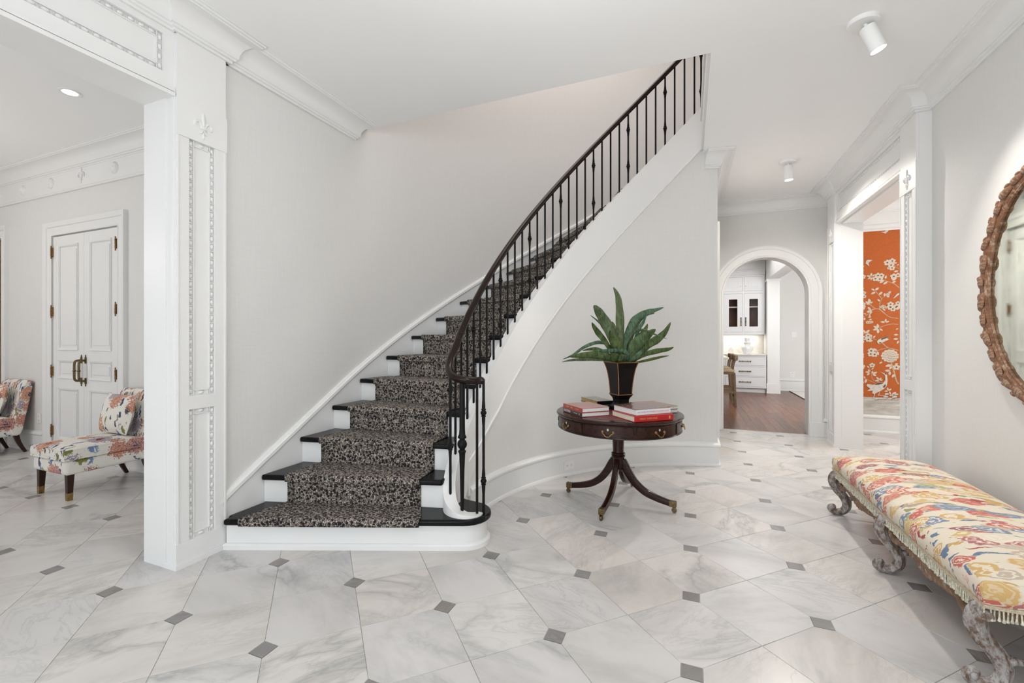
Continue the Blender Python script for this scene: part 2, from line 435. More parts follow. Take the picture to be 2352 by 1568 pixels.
def book_cover(name, a, b2, c3, scale=9.0, seed=0.0):
    m, nt, b = new_mat(name)
    b.inputs['Roughness'].default_value = 0.25
    b.inputs['Coat Weight'].default_value = 0.4
    c = coords(nt)
    n = N(nt, 'ShaderNodeTexNoise', {'Vector': mapping(nt, c, (1, 1, 1), loc=(seed, seed * 2, 0)), 'Scale': scale, 'Detail': 6.0, 'Roughness': 0.7, 'Distortion': 1.2})
    L(nt, ramp(nt, n.outputs['Fac'], [(0.30, a), (0.45, b2), (0.55, a), (0.66, c3)]), b.inputs['Base Color'])
    return m

# ------------------------------------------------------------------ mesh helpers
class MB:
    def __init__(s):
        s.v = []
        s.f = []
        s.mi = []
    def add(s, verts, faces, mi=0):
        o = len(s.v)
        s.v.extend([tuple(p) for p in verts])
        for f in faces:
            s.f.append([o + i for i in f])
            s.mi.append(mi)
    count = 0
    def box(s, x0, x1, y0, y1, z0, z1, mi=0):
        # a few hundredths of a millimetre of play so that no two faces coincide
        MB.count += 1
        e = 0.00004 * ((MB.count * 7) % 17)
        x0, x1, y0, y1, z0, z1 = x0 - e, x1 + e, y0 - e, y1 + e, z0 - e, z1 + e
        v = [(x0, y0, z0), (x1, y0, z0), (x1, y1, z0), (x0, y1, z0), (x0, y0, z1), (x1, y0, z1), (x1, y1, z1), (x0, y1, z1)]
        s.add(v, [(0, 3, 2, 1), (4, 5, 6, 7), (0, 1, 5, 4), (1, 2, 6, 5), (2, 3, 7, 6), (3, 0, 4, 7)], mi)
        return s
    def prism(s, poly, a, b, plane='xy', mi=0):
        n = len(poly)
        def P(p, t):
            if plane == 'xy':
                return (p[0], p[1], t)
            if plane == 'xz':
                return (p[0], t, p[1])
            return (t, p[0], p[1])
        v = [P(p, a) for p in poly] + [P(p, b) for p in poly]
        f = [list(range(n - 1, -1, -1)), list(range(n, 2 * n))]
        f += [(i, (i + 1) % n, n + (i + 1) % n, n + i) for i in range(n)]
        s.add(v, f, mi)
        return s
    def lathe(s, prof, n=24, c=(0, 0, 0), mi=0, a0=0.0, a1=2 * PI, ring=False):
        full = abs(a1 - a0 - 2 * PI) < 1e-6
        m = n if full else n + 1
        v = []
        for i in range(m):
            a = a0 + (a1 - a0) * i / n
            for r, z in prof:
                v.append((c[0] + r * math.cos(a), c[1] + r * math.sin(a), c[2] + z))
        k = len(prof)
        f = []
        for i in range(n):
            j = (i + 1) % m
            for q in range(k - 1):
                f.append((i * k + q, j * k + q, j * k + q + 1, i * k + q + 1))
        if ring:
            f += [(i * k + k - 1, ((i + 1) % m) * k + k - 1, ((i + 1) % m) * k, i * k) for i in range(n)]
        elif full:
            if prof[0][0] > 1e-6:
                f.append([i * k for i in range(m)][::-1])
            if prof[-1][0] > 1e-6:
                f.append([i * k + k - 1 for i in range(m)])
        s.add(v, f, mi)
        return s
    def sweep(s, path, prof, scale=None, up=(0, 0, 1), caps=True, mi=0, closed=False):
        """profile (side, up) carried along a 3-D path"""
        P = [Vector(p) for p in path]
        n = len(P)
        k = len(prof)
        v = []
        upv = Vector(up)
        last = None
        for i in range(n):
            if closed:
                t = P[(i + 1) % n] - P[i - 1]
            else:
                t = P[min(i + 1, n - 1)] - P[max(i - 1, 0)]
            t.normalize()
            side = t.cross(upv)
            if side.length < 1e-3:
                side = last if last is not None else t.cross(Vector((1, 0, 0)))
            side.normalize()
            last = side
            u = side.cross(t)
            sc = scale[i] if scale is not None else 1.0
            if not isinstance(sc, tuple):
                sc = (sc, sc)
            for a, b in prof:
                v.append(P[i] + side * (a * sc[0]) + u * (b * sc[1]))
        f = []
        for i in range(n if closed else n - 1):
            j = (i + 1) % n
            for q in range(k):
                r = (q + 1) % k
                f.append((i * k + q, i * k + r, j * k + r, j * k + q))
        if caps and not closed:
            f.append(list(range(k))[::-1])
            f.append([(n - 1) * k + q for q in range(k)])
        s.add(v, f, mi)
        return s
    def tube(s, path, rad, n=8, mi=0, up=(0, 0, 1), closed=False):
        prof = [(math.cos(2 * PI * i / n), math.sin(2 * PI * i / n)) for i in range(n)]
        if not isinstance(rad, (list, tuple)):
            rad = [rad] * len(path)
        return s.sweep(path, prof, list(rad), up, True, mi, closed)
    def ball(s, c, r, nu=10, nv=6, mi=0):
        if not isinstance(r, tuple):
            r = (r, r, r)
        v = [(c[0], c[1], c[2] - r[2])]
        for j in range(1, nv):
            ph = -PI / 2 + PI * j / nv
            for i in range(nu):
                a = 2 * PI * i / nu
                v.append((c[0] + r[0] * math.cos(ph) * math.cos(a), c[1] + r[1] * math.cos(ph) * math.sin(a), c[2] + r[2] * math.sin(ph)))
        v.append((c[0], c[1], c[2] + r[2]))
        f = [(0, 1 + (i + 1) % nu, 1 + i) for i in range(nu)]
        for j in range(nv - 2):
            for i in range(nu):
                a = 1 + j * nu
                f.append((a + i, a + (i + 1) % nu, a + nu + (i + 1) % nu, a + nu + i))
        t = len(v) - 1
        a = 1 + (nv - 2) * nu
        f += [(a + i, a + (i + 1) % nu, t) for i in range(nu)]
        s.add(v, f, mi)
        return s
    def run(s, path, prof, m0=0.0, m1=0.0, closed=False, mi=0, caps=True):
        """moulding profile (offset to the right of travel, height) along a plan path with mitred corners"""
        P = [(p[0], p[1], p[2] if len(p) > 2 else 0.0) for p in path]
        n = len(P)
        T = []
        for i in range(n - 1 + (1 if closed else 0)):
            q = P[(i + 1) % n]
            dx, dy = q[0] - P[i][0], q[1] - P[i][1]
            l = math.hypot(dx, dy)
            T.append((dx / l, dy / l))
        k = len(prof)
        v = []
        for i in range(n):
            if closed:
                ta, tb = T[i - 1], T[i]
            else:
                ta, tb = T[max(i - 1, 0)], T[min(i, n - 2)]
            na, nb = (ta[1], -ta[0]), (tb[1], -tb[0])
            dd = 1 + na[0] * nb[0] + na[1] * nb[1]
            ox, oy = (na[0] + nb[0]) / dd, (na[1] + nb[1]) / dd
            if not closed and i == 0:
                ox, oy = ox - ta[0] * m0, oy - ta[1] * m0
            if not closed and i == n - 1:
                ox, oy = ox + tb[0] * m1, oy + tb[1] * m1
            for d, z in prof:
                v.append((P[i][0] + ox * d, P[i][1] + oy * d, P[i][2] + z))
        f = []
        for i in range(n if closed else n - 1):
            j = (i + 1) % n
            for q in range(k):
                r = (q + 1) % k
                f.append((i * k + q, i * k + r, j * k + r, j * k + q))
        if caps and not closed:
            f.append(list(range(k))[::-1])
            f.append([(n - 1) * k + q for q in range(k)])
        s.add(v, f, mi)
        return s
    def xf(s, mat, start=0):
        s.v[start:] = [tuple(mat @ Vector(p)) for p in s.v[start:]]
        return s
    def mesh(s, name, mats, smooth=None):
        me = bpy.data.meshes.new(name)
        me.from_pydata(s.v, [], s.f)
        if not isinstance(mats, (list, tuple)):
            mats = [mats]
        for m in mats:
            me.materials.append(M[m] if isinstance(m, str) else m)
        if len(mats) > 1:
            me.polygons.foreach_set('material_index', s.mi)
        b = bmesh.new()
        b.from_mesh(me)
        bmesh.ops.recalc_face_normals(b, faces=b.faces)
        b.to_mesh(me)
        b.free()
        if smooth is not None:
            me.polygons.foreach_set('use_smooth', [True] * len(me.polygons))
            me.set_sharp_from_angle(angle=math.radians(smooth))
        me.update()
        return me
    def build(s, name, mats, parent=None, smooth=None, bevel=0.0, seg=2):
        o = bpy.data.objects.new(name, s.mesh(name, mats, smooth))
        COL.objects.link(o)
        if parent is not None:
            o.parent = parent
        if bevel:
            md = o.modifiers.new('edge', 'BEVEL')
            md.width = bevel
            md.segments = seg
            md.limit_method = 'ANGLE'
            md.angle_limit = math.radians(40)
        return o

def empty(name, loc=(0, 0, 0), rz=0.0, parent=None):
    o = bpy.data.objects.new(name, None)
    COL.objects.link(o)
    o.location = loc
    o.rotation_euler = (0, 0, rz)
    o.empty_display_size = 0.1
    if parent is not None:
        o.parent = parent
    return o

def tag(o, label=None, cat=None, group=None, kind=None):
    if label:
        o['label'] = label
    if cat:
        o['category'] = cat
    if group:
        o['group'] = group
    if kind:
        o['kind'] = kind
    return o

def struct(o, label=None):
    o['kind'] = 'structure'
    if label:
        o['label'] = label
    return o

def copy_tree(o, parent=None):
    c = o.copy()
    COL.objects.link(c)
    c.parent = parent
    for ch in list(o.children):
        copy_tree(ch, c)
    return c

def circ(r, n=12):
    return [(r * math.cos(2 * PI * i / n), r * math.sin(2 * PI * i / n)) for i in range(n)]

def smooth_path(pts, k=6):
    """Catmull-Rom through points of any dimension"""
    out = []
    n = len(pts)
    for i in range(n - 1):
        p0, p1, p2, p3 = pts[max(i - 1, 0)], pts[i], pts[i + 1], pts[min(i + 2, n - 1)]
        for j in range(k):
            t = j / k
            out.append(tuple(0.5 * ((2 * b) + (c - a) * t + (2 * a - 5 * b + 4 * c - d) * t * t + (3 * b - a - 3 * c + d) * t ** 3)
                             for a, b, c, d in zip(p0, p1, p2, p3)))
    out.append(tuple(pts[-1]))
    return out

# ------------------------------------------------------------------ plan constants
CX, CY = 0.767, 3.20              # centre of the stair curve
RW = 2.37                         # face of the curved wall under the stair
RS = 2.40                         # line of the string and balusters
RT = 3.705                        # outer end of the treads
RO = 3.727                        # outer stair wall
CEIL = 3.50
def pol(r, a):
    a = math.radians(a)
    return (CX - r * math.cos(a), CY + r * math.sin(a))
def zs(a):                        # top of the string at plan angle a (degrees)
    return 1.131 + 0.04319 * (a - 7.35)

CROWN = [(0, -0.175), (0.016, -0.175), (0.018, -0.160), (0.030, -0.156), (0.033, -0.144), (0.043, -0.140), (0.046, -0.128)]
for i in range(1, 10):
    t = i / 9 * PI / 2
    CROWN.append((0.046 + 0.100 * (1 - math.cos(t)), -0.128 + 0.100 * math.sin(t)))
CROWN += [(0.150, -0.022), (0.162, -0.018), (0.164, -0.008), (0.176, -0.004), (0.176, 0), (0, 0)]
BASE = [(0, 0), (0.036, 0), (0.036, 0.010), (0.030, 0.024), (0.020, 0.030), (0.020, 0.205), (0.026, 0.210), (0.034, 0.222),
        (0.034, 0.236), (0.024, 0.250), (0.012, 0.256), (0.010, 0.265), (0, 0.265)]

# ------------------------------------------------------------------ floor: grout bed and single tiles
D = 0.608
OX, OY = 0.0127, 1.472
fl = MB()
fl.box(-9.6, 5.0, -2.6, 7.807, -0.06, -0.004)
fl.box(2.0, 5.0, 7.807, 8.6, -0.06, -0.004)
floor = struct(fl.build('floor', 'grout'), 'pale marble tile floor laid diagonally with small grey squares')
INS = 0.087
def tile_mesh(vert):
    g = 0.0016
    h = D / 2 - g * 1.414
    c = INS / 2 + g
    p = [(-h + c - g, -c), (0, -h), (h - c + g, -c), (h - c + g, c), (0, h), (-h + c - g, c)]
    p = [(-D / 2 + c, -(c - g * 0.4)), (0, -h), (D / 2 - c, -(c - g * 0.4)), (D / 2 - c, c - g * 0.4), (0, h), (-D / 2 + c, c - g * 0.4)]
    if vert:
        p = [(-y, x) for x, y in p]
    mb = MB()
    e = 0.0012
    top = [(x * (1 - e / 0.28), y * (1 - e / 0.28), 0.0) for x, y in p]
    mid = [(x, y, -0.0015) for x, y in p]
    bot = [(x, y, -0.006) for x, y in p]
    f = [list(range(6))]
    for r in (0, 6):
        f += [(r + i, r + 6 + i, r + 6 + (i + 1) % 6, r + (i + 1) % 6) for i in range(6)]
    mb.add(top + mid + bot, f)
    return mb.mesh('floor_tile', 'marble')
tm = [tile_mesh(False), tile_mesh(True)]
im = MB()
q = INS / 2 - 0.0015
im.prism([(-q, -q), (q, -q), (q, q), (-q, q)], -0.006, 0.0)
inset_me = im.mesh('floor_inset', 'inset')
def floor_ok(x, y):
    if 0.55 < y < 8.05 and -3.15 < x < 1.95:
        if y > 7.75 and x < 0.2:
            return False
        r = math.hypot(x - CX, y - CY)
        if x < 0.4 and y > 3.0 and r > 2.62:
            return False
        if x < -1.75 and 2.75 < y:
            return False
        if x < -1.5 and y > 3.05 and r > 2.55:
            return False
        return True
    if -9.0 < x <= -3.15 and 0.75 < y < 3.0:
        return y > 0.2 - x * 0.0 or True
    if 1.95 <= x < 3.7 and 5.9 < y < 8.75:
        return True
    return False
def put(me, name, x, y):
    if 0.2 < x < 1.95 and y > 7.45:                      # cut at the kitchen threshold
        t = bmesh.new()
        t.from_mesh(me)
        bmesh.ops.bisect_plane(t, geom=t.verts[:] + t.edges[:] + t.faces[:], plane_co=(0, 7.80 - y, 0), plane_no=(0, 1, 0), clear_outer=True)
        if not t.faces:
            t.free()
            return
        me = me.copy()
        t.to_mesh(me)
        t.free()
    o = bpy.data.objects.new(name, me)
    COL.objects.link(o)
    o.location = (x, y, 0)
    o.parent = floor
for i in range(-16, 8):
    for j in range(-3, 13):
        x, y = OX + i * D, OY + j * D
        if floor_ok(x, y):
            put(inset_me, 'floor_inset', x, y)
        if floor_ok(x + D / 2, y):
            put(tm[0], 'floor_tile', x + D / 2, y)
        if floor_ok(x, y + D / 2):
            put(tm[1], 'floor_tile', x, y + D / 2)

# kitchen boards
kf = MB()
kf.box(-2.7, 4.1, 7.807, 14.1, -0.06, -0.006)
kfloor = struct(kf.build('floor_kitchen', 'slot'), 'polished reddish walnut plank floor beyond the arch')
pw = 0.128
plank_me = []
for ln in (1.15, 1.6, 2.1):
    b = MB()
    q = pw / 2 - 0.0008
    b.prism([(-q, 0.0008), (q, 0.0008), (q, ln - 0.0008), (-q, ln - 0.0008)], -0.006, 0.0)
    plank_me.append((ln, b.mesh('plank', 'walnut_floor')))
rp = random.Random(3)
x = 0.30
while x < 3.3:
    y = 7.815 if x < 1.98 else 8.64
    first = True
    while y < 14.0:
        ln, me = plank_me[rp.randrange(3)]
        if first:
            sy = rp.uniform(0.3, 1.0)
        else:
            sy = 1.0
        first = False
        if y + ln * sy > 14.05:
            sy = (14.05 - y) / ln
        o = bpy.data.objects.new('plank', me)
        COL.objects.link(o)
        o.location = (x, y, 0)
        o.scale = (1, sy, 1)
        o.parent = kfloor
        y += ln * sy
    x += pw

b = MB()
b.box(0.489, 1.633, 7.798, 7.813, -0.01, 0.002)
struct(b.build('trim_threshold', 'marble'))
# ------------------------------------------------------------------ walls
b = MB()
b.box(-3.23, -2.95, -2.45, -0.8, 0, 3.9)
b.box(-3.23, -2.972, -0.8, 1.775, 2.93, 3.9)
b.box(-3.23, -2.95, 1.775, 2.07, 0, 3.9)
b.box(-3.23, -3.06, 2.07, 3.05, 0, 3.9)
b.box(-3.23, -3.012, 1.755, 1.775, 0, 2.93)
struct(b.build('wall_left', 'trim', smooth=None))

outer = [(-RO + CX, 2.05), (-RO + CX, 2.7)] + [pol(RO, a) for a in [i * 1.5 for i in range(0, 56)]]
b = MB()
b.run(outer, [(0, 0), (0, 6.4), (-0.11, 6.4), (-0.11, 0)])
upper = [pol(RO, a) for a in [82.5 + i * 2 for i in range(0, 16)]]
b.run(upper, [(0, 3.9), (0, 6.4), (-0.11, 6.4), (-0.11, 3.9)])
struct(b.build('wall_stair', 'wall', smooth=30))

AA = [-8 + i * 1.5 for i in range(0, 56)] + [75.1]
inner_top = lambda a: zs(a) - 0.012
b = MB()
angs = [-4 + i * (79.1 / 60) for i in range(61)]
v = []
for a in angs:
    zt = inner_top(a)
    p0, p1 = pol(RW, a), pol(RW + 0.06, a)
    v += [(p0[0], p0[1], 0), (p0[0], p0[1], zt), (p1[0], p1[1], zt), (p1[0], p1[1], 0)]
f = []
for i in range(60):
    for q2 in range(4):
        r2 = (q2 + 1) % 4
        f.append((i * 4 + q2, i * 4 + r2, i * 4 + 4 + r2, i * 4 + 4 + q2))
f += [(0, 1, 2, 3), (240, 241, 242, 243)]
b.add(v, f)
tail = [pol(RW, a) for a in (75.1, 76.2, 77.3, 78.6)]
b.run(tail, [(0, 0), (0, CEIL), (-0.10, CEIL), (-0.10, 0)])
struct(b.build('wall_curved', 'wall', smooth=30))

b = MB()
b.box(0.16, 0.298, 5.52, 5.98, 0, CEIL)
b.box(0.16, 0.298, 6.97, 7.97, 0, CEIL)
b.box(0.16, 0.298, 5.98, 6.97, 2.68, CEIL)
struct(b.build('wall_passage', 'wall'))

# wall with the arch
ARX, ARR, ARS = 1.061, 0.572, 2.085
arc = [(ARX + ARR * math.cos(t), ARS + ARR * math.sin(t)) for t in [PI - i * PI / 32 for i in range(33)]]
poly = [(0.16, 0), (ARX - ARR, 0)] + arc + [(ARX + ARR, 0), (2.06, 0), (2.06, CEIL), (0.16, CEIL)]
b = MB()
b.prism(poly, 7.75, 7.97, 'xz')
struct(b.build('wall_back', 'wall', smooth=25))
# moulded arch casing
b = MB()
path = [(ARX - ARR, 0.0)] + [(x, z) for x, z in arc] + [(ARX + ARR, 0.0)]
prof = [(0.0, 0.0), (0.0, 0.026), (0.012, 0.030), (0.018, 0.022), (0.105, 0.022), (0.112, 0.034), (0.135, 0.040), (0.150, 0.040), (0.158, 0.030), (0.166, 0.030), (0.166, 0.0)]
s = len(b.v)
b.run([(x, z) for x, z in path], [(-d, h) for d, h in prof])
b.v = [(x, 7.75 - h, z) for x, z, h in b.v]
for xx in (ARX - ARR - 0.172, ARX + ARR - 0.004):
    b.box(xx, xx + 0.176, 7.702, 7.75, 0, 0.20)
struct(b.build('trim_arch', 'trim', smooth=30))
b = MB()
b.run([(ARX - ARR, 0.0)] + arc + [(ARX + ARR, 0.0)], [(0.0, 7.735), (0.0, 7.985), (0.012, 7.985), (0.012, 7.735)])
b.v = [(x, h, z) for x, z, h in b.v]
struct(b.build('trim_arch_reveal', 'trim', smooth=30))

b = MB()
b.box(1.866, 2.063, -2.45, 5.10, 0, CEIL)
b.box(1.825, 2.063, 5.10, 7.05, 2.93, CEIL)
b.box(1.866, 2.063, 7.07, 8.5, 0, CEIL)
struct(b.build('wall_right', 'wall'))
b = MB()
b.box(1.842, 2.066, 7.05, 7.07, 0, 2.93)
b.box(1.842, 2.066, 5.10, 5.12, 0, 2.93)
b.box(1.842, 2.066, 5.12, 7.05, 2.915, 2.93)
struct(b.build('trim_right_opening', 'trim'))

# entrance wall behind the viewer with glazed openings, and outer shells
b = MB()
for x0, x1 in ((-9.6, -8.4), (-3.6, -2.7), (1.5, 5.0)):
    b.box(x0, x1, -2.6, -2.45, 0, 3.9)
for x0, x1 in ((-8.4, -3.6), (-2.7, 1.5)):
    b.box(x0, x1, -2.6, -2.45, 0, 0.15)
    b.box(x0, x1, -2.6, -2.45, 3.3, 3.9)
struct(b.build('wall_entrance', 'wall'))
b = MB()
b.box(-9.6, -9.5, -2.6, 3.05, 0, 3.9)
b.box(-9.5, -8.47, 2.93, 3.05, 2.76, 3.9)
b.box(-9.5, -9.35, 2.93, 3.05, 0, 2.76)
b.box(-8.47, -7.22, 2.93, 3.05, 0, 3.9)
b.box(-7.22, -5.84, 2.93, 3.05, 2.68, 3.9)
b.box(-5.84, -3.20, 2.93, 3.05, 0, 3.9)
struct(b.build('wall_side_room', 'wall'))
b = MB()
b.box(2.0, 5.0, 8.41, 8.52, 0, CEIL)
b.box(4.9, 5.0, 4.6, 8.5, 0, CEIL)
b.box(2.0, 5.0, 4.5, 4.6, 0, CEIL)
struct(b.build('wall_papered_room', 'trim'))
b = MB()
b.box(-2.7, 1.86, 13.78, 13.9, 0, CEIL)
b.box(1.85, 4.1, 13.98, 14.1, 0, CEIL)
b.box(-2.8, -2.7, 7.8, 14.1, 0, CEIL)
b.box(4.0, 4.1, 7.97, 14.1, 0, CEIL)
b.box(-2.8, 0.17, 7.9, 7.97, 0, CEIL)
b.box(2.05, 4.1, 8.52, 8.62, 0, CEIL)
struct(b.build('wall_kitchen', 'kitchen_wall'))
b = MB()
b.box(1.86, 2.135, 13.15, 13.98, 0, 2.93)
b.box(1.845, 2.15, 13.135, 13.9, 2.87, 2.93)
b.box(1.86, 2.135, 8.0, 13.98, 2.93, CEIL)
b.box(1.845, 2.15, 13.135, 13.9, 0.0, 0.25)
b.box(-0.02, 1.85, 13.42, 13.79, 3.20, CEIL)
struct(b.build('trim_kitchen_pillar', 'trim'))
# upper stairwell shell
b = MB()
b.box(-3.2, 2.2, 1.9, 2.0, 3.9, 6.4)
b.box(2.1, 2.2, 1.9, 8.0, 3.9, 6.4)
b.box(-3.2, -2.96, 1.9, 3.2, 3.9, 6.4)
b.box(-3.2, 2.2, 1.9, 8.0, 6.4, 6.5)
struct(b.build('wall_upper_landing', 'wall'))

# ceilings
b = MB()
b.box(-2.97, 1.9, -2.5, 3.56, CEIL, 3.9)
b.box(0.15, 1.9, 3.56, 7.98, CEIL, 3.9)
b.box(1.86, 5.0, 4.5, 8.52, CEIL, 3.9)
b.box(-2.8, 4.1, 7.98, 14.1, CEIL, 3.6)
struct(b.build('ceiling', 'ceiling'), 'white plaster ceiling with a cut-out where the stair rises through')
b = MB()
b.box(-9.6, -3.1, -2.5, 3.05, 3.6, 3.9)
struct(b.build('ceiling_side_room', 'ceiling'))
b = MB()
b.box(0.128, 0.15, 3.56, 5.42, 3.52, 3.60)
b.box(0.136, 0.15, 3.56, 5.42, 3.60, 3.84)
b.box(0.120, 0.15, 3.56, 5.42, 3.84, 3.95)
struct(b.build('trim_stairwell_fascia', 'trim'))

# ------------------------------------------------------------------ crown mouldings
def crown(name, path, **kw):
    b = MB()
    b.run([(x, y, kw.get('z', CEIL)) for x, y in path], CROWN, kw.get('m0', 0), kw.get('m1', 0))
    return struct(b.build(name, 'trim', smooth=28))
crown('trim_1', [(-2.945, -2.45), (-2.945, 1.76), (-2.925, 1.7601), (-2.925, 2.105), (-2.97, 2.1051)])
crown('trim_2', [(-2.958, 2.105), (-2.958, 3.385)], m1=1.0)
crown('trim_3', [(0.298, 7.75), (1.866, 7.75), (1.866, 7.385), (1.765, 7.3849), (1.765, 7.06), (1.785, 7.0599), (1.785, 5.1), (1.765, 5.0999),
                 (1.765, 4.79), (1.866, 4.7899), (1.866, -2.45)])
crown('trim_4', [pol(RW, 75.2), pol(RW, 76.8), (0.298, 5.522), (0.2981, 7.75)])
crown('trim_5', [(-9.5, 2.93), (-3.23, 2.93)], z=3.6)
crown('trim_6', [(2.063, 8.41), (4.9, 8.41)])
# side room frieze band
b = MB()
b.run([(-9.5, 2.93), (-3.23, 2.93)], [(0, 3.18), (0.022, 3.18), (0.030, 3.195), (0.022, 3.21), (0.012, 3.21), (0.012, 3.44), (0, 3.44)])
frieze = struct(b.build('trim_side_room_frieze', 'trim'))

# ------------------------------------------------------------------ baseboards
def baseboard(name, path, **kw):
    b = MB()
    b.run(path, kw.get('prof', BASE))
    return struct(b.build(name, 'trim', smooth=28))
baseboard('baseboard_curved', [pol(RW, a) for a in [-1.5 + i * 1.43 for i in range(57)]] + [(0.298, 5.524), (0.2981, 5.86)])
baseboard('baseboard_back', [(ARX + ARR + 0.166, 7.75), (1.866, 7.75), (1.866, 7.39)])
baseboard('baseboard_right', [(1.866, 4.79), (1.866, -2.45)])
baseboard('baseboard_side_room', [(-5.70, 2.93), (-3.23, 2.93)])
baseboard('baseboard_side_room_far', [(-8.35, 2.93), (-7.41, 2.93)])
baseboard('baseboard_papered_room', [(2.063, 8.41), (4.9, 8.41)])
baseboard('baseboard_kitchen', [(2.135, 13.98), (4.0, 13.98)], prof=[(d, z * 1.25) for d, z in BASE])

# ------------------------------------------------------------------ carved pilasters and lintels
def egg_strip(mb, p0, p1, n, spacing=0.052, w=0.026, depth=0.012):
    """row of eggs and darts from p0 to p1; n = outward normal"""
    p0, p1, n = Vector(p0), Vector(p1), Vector(n)
    t = p1 - p0
    ln = t.length
    t.normalize()
    s = t.cross(n)
    k = max(1, int(ln / spacing))
    for i in range(k):
        c = p0 + t * (ln * (i + 0.5) / k)
        st = len(mb.v)
        verts = []
        for ring, (rr, hh) in enumerate(((1.0, 0.0), (0.82, 0.6), (0.42, 0.92))):
            for j in range(8):
                a = 2 * PI * j / 8
                verts.append(c + t * (0.36 * spacing * rr * math.cos(a)) + s * (0.5 * w * rr * math.sin(a)) + n * (depth * hh))
        verts.append(c + n * depth)
        f = []
        for r in range(2):
            for j in range(8):
                f.append((r * 8 + j, r * 8 + (j + 1) % 8, r * 8 + 8 + (j + 1) % 8, r * 8 + 8 + j))
        f += [(16 + j, 16 + (j + 1) % 8, 24) for j in range(8)]
        mb.add(verts, f)
        d = c + t * (0.5 * ln / k)
        for off in (-0.006, 0.006):
            e = d + t * off
            hw, ht = 0.5 * w, 0.0022
            mb.add([e - s * hw - t * ht, e + s * hw - t * ht, e + s * hw + t * ht, e - s * hw + t * ht, e - s * hw * 0.8 + n * depth * 0.7, e + s * hw * 0.8 + n * depth * 0.7],
                   [(0, 1, 5, 4), (2, 3, 4, 5), (0, 4, 3), (1, 2, 5)])
    hw = 0.5 * w + 0.004
    for sg in (-1, 1):
        a0 = p0 + s * (sg * hw)
        a1 = p1 + s * (sg * hw)
        e = s * 0.003
        mb.add([a0 - e, a1 - e, a1 + e, a0 + e, a0 - e + n * depth * 0.8, a1 - e + n * depth * 0.8, a1 + e + n * depth * 0.8, a0 + e + n * depth * 0.8],
               [(0, 1, 5, 4), (1, 2, 6, 5), (2, 3, 7, 6), (3, 0, 4, 7), (4, 5, 6, 7)])

def egg_frame(mb, x0, x1, z0, z1, y):
    o = 0.016
    n = (0, -1, 0)
    egg_strip(mb, (x0 + o, y, z0), (x0 + o, y, z1), n)
    egg_strip(mb, (x1 - o, y, z0), (x1 - o, y, z1), n)
    egg_strip(mb, (x0 + 0.034, y, z0 + o), (x1 - 0.034, y, z0 + o), n)
    egg_strip(mb, (x0 + 0.034, y, z1 - o), (x1 - 0.034, y, z1 - o), n)

def fleur(mb, x, y, z, s=1.0):
    st = len(mb.v)
    mb.ball((0, 0, 0.035), (0.013, 0.008, 0.052), 8, 6)
    mb.ball((0, 0, -0.045), (0.007, 0.006, 0.022), 8, 6)
    mb.ball((0, 0, -0.012), (0.022, 0.008, 0.006), 8, 4)
    for sg in (-1, 1):
        pts = [(sg * 0.004, 0, -0.015), (sg * 0.012, 0, 0.012), (sg * 0.028, 0, 0.030), (sg * 0.044, 0, 0.022), (sg * 0.047, 0, 0.004), (sg * 0.036, 0, -0.004)]
        mb.tube(smooth_path(pts, 4), [0.004 + 0.005 * math.sin(PI * min(1, i / 20)) for i in range(21)], 6, up=(0, 1, 0))
        pts = [(sg * 0.004, 0, -0.015), (sg * 0.012, 0, -0.032), (sg * 0.022, 0, -0.036)]
        mb.tube(smooth_path(pts, 3), [0.005, 0.005, 0.005, 0.0045, 0.004, 0.0035, 0.003], 6, up=(0, 1, 0))
    mb.xf(Matrix.Translation((x, y, z)) @ Matrix.Scale(s, 4), st)

def pilaster(name, loc, rz, W, side_face):
    """front face at local y=0 looking to -y, width along +x"""
    b = MB()
    E2 = 0.13
    b.box(0, W, 0.018, E2, 0, 3.33)                    # ground of the panels
    b.box(0, 0.078, 0, 0.05, 0.15, 2.70)
    b.box(W - 0.078, W, 0, 0.05, 0.15, 2.70)
    b.box(0.07, W - 0.07, 0, 0.05, 0.98, 1.065)        # rail between panels
    b.box(0, W, -0.006, 0.05, 2.70, 2.93)              # block with lily
    b.box(0.006, W - 0.006, 0.0, 0.05, 2.93, 3.34)
    b.box(-0.004, W + 0.004, -0.006, E2, 0, 0.152)     # plinth
    b.box(-0.012, W + 0.012, -0.018, E2, 0, 0.026)
    b.box(-0.009, W + 0.009, -0.013, E2, 0.026, 0.036)
    for xx in (0.006, W - 0.014):                      # edge beads
        b.box(xx, xx + 0.008, -0.004, 0.01, 0.152, 2.70)
    b.box(-0.004, 0.0, 0.02, 0.045, 0.152, 3.33)
    o = struct(b.build(name, 'trim', smooth=None))
    o.location = loc
    o.rotation_euler = (0, 0, rz)
    e = MB()
    egg_frame(e, 0.078, W - 0.078, 1.065, 2.70, 0.018)
    egg_frame(e, 0.078, W - 0.078, 0.152, 0.98, 0.018)
    tag(e.build('egg_moulding', 'trim', o, smooth=40), kind='stuff')
    k = MB()
    fleur(k, W / 2, -0.008, 2.80, 1.15)
    k.build('fleur_de_lis', 'trim', o, smooth=50)
    return o
pilaster('trim_pilaster_1', (-2.925, 1.765, 0), PI / 2, 0.325, None)
pilaster('trim_pilaster_2', (1.765, 5.10, 0), -PI / 2, 0.31, None)
pilaster('trim_pilaster_3', (1.765, 7.385, 0), -PI / 2, 0.325, None)

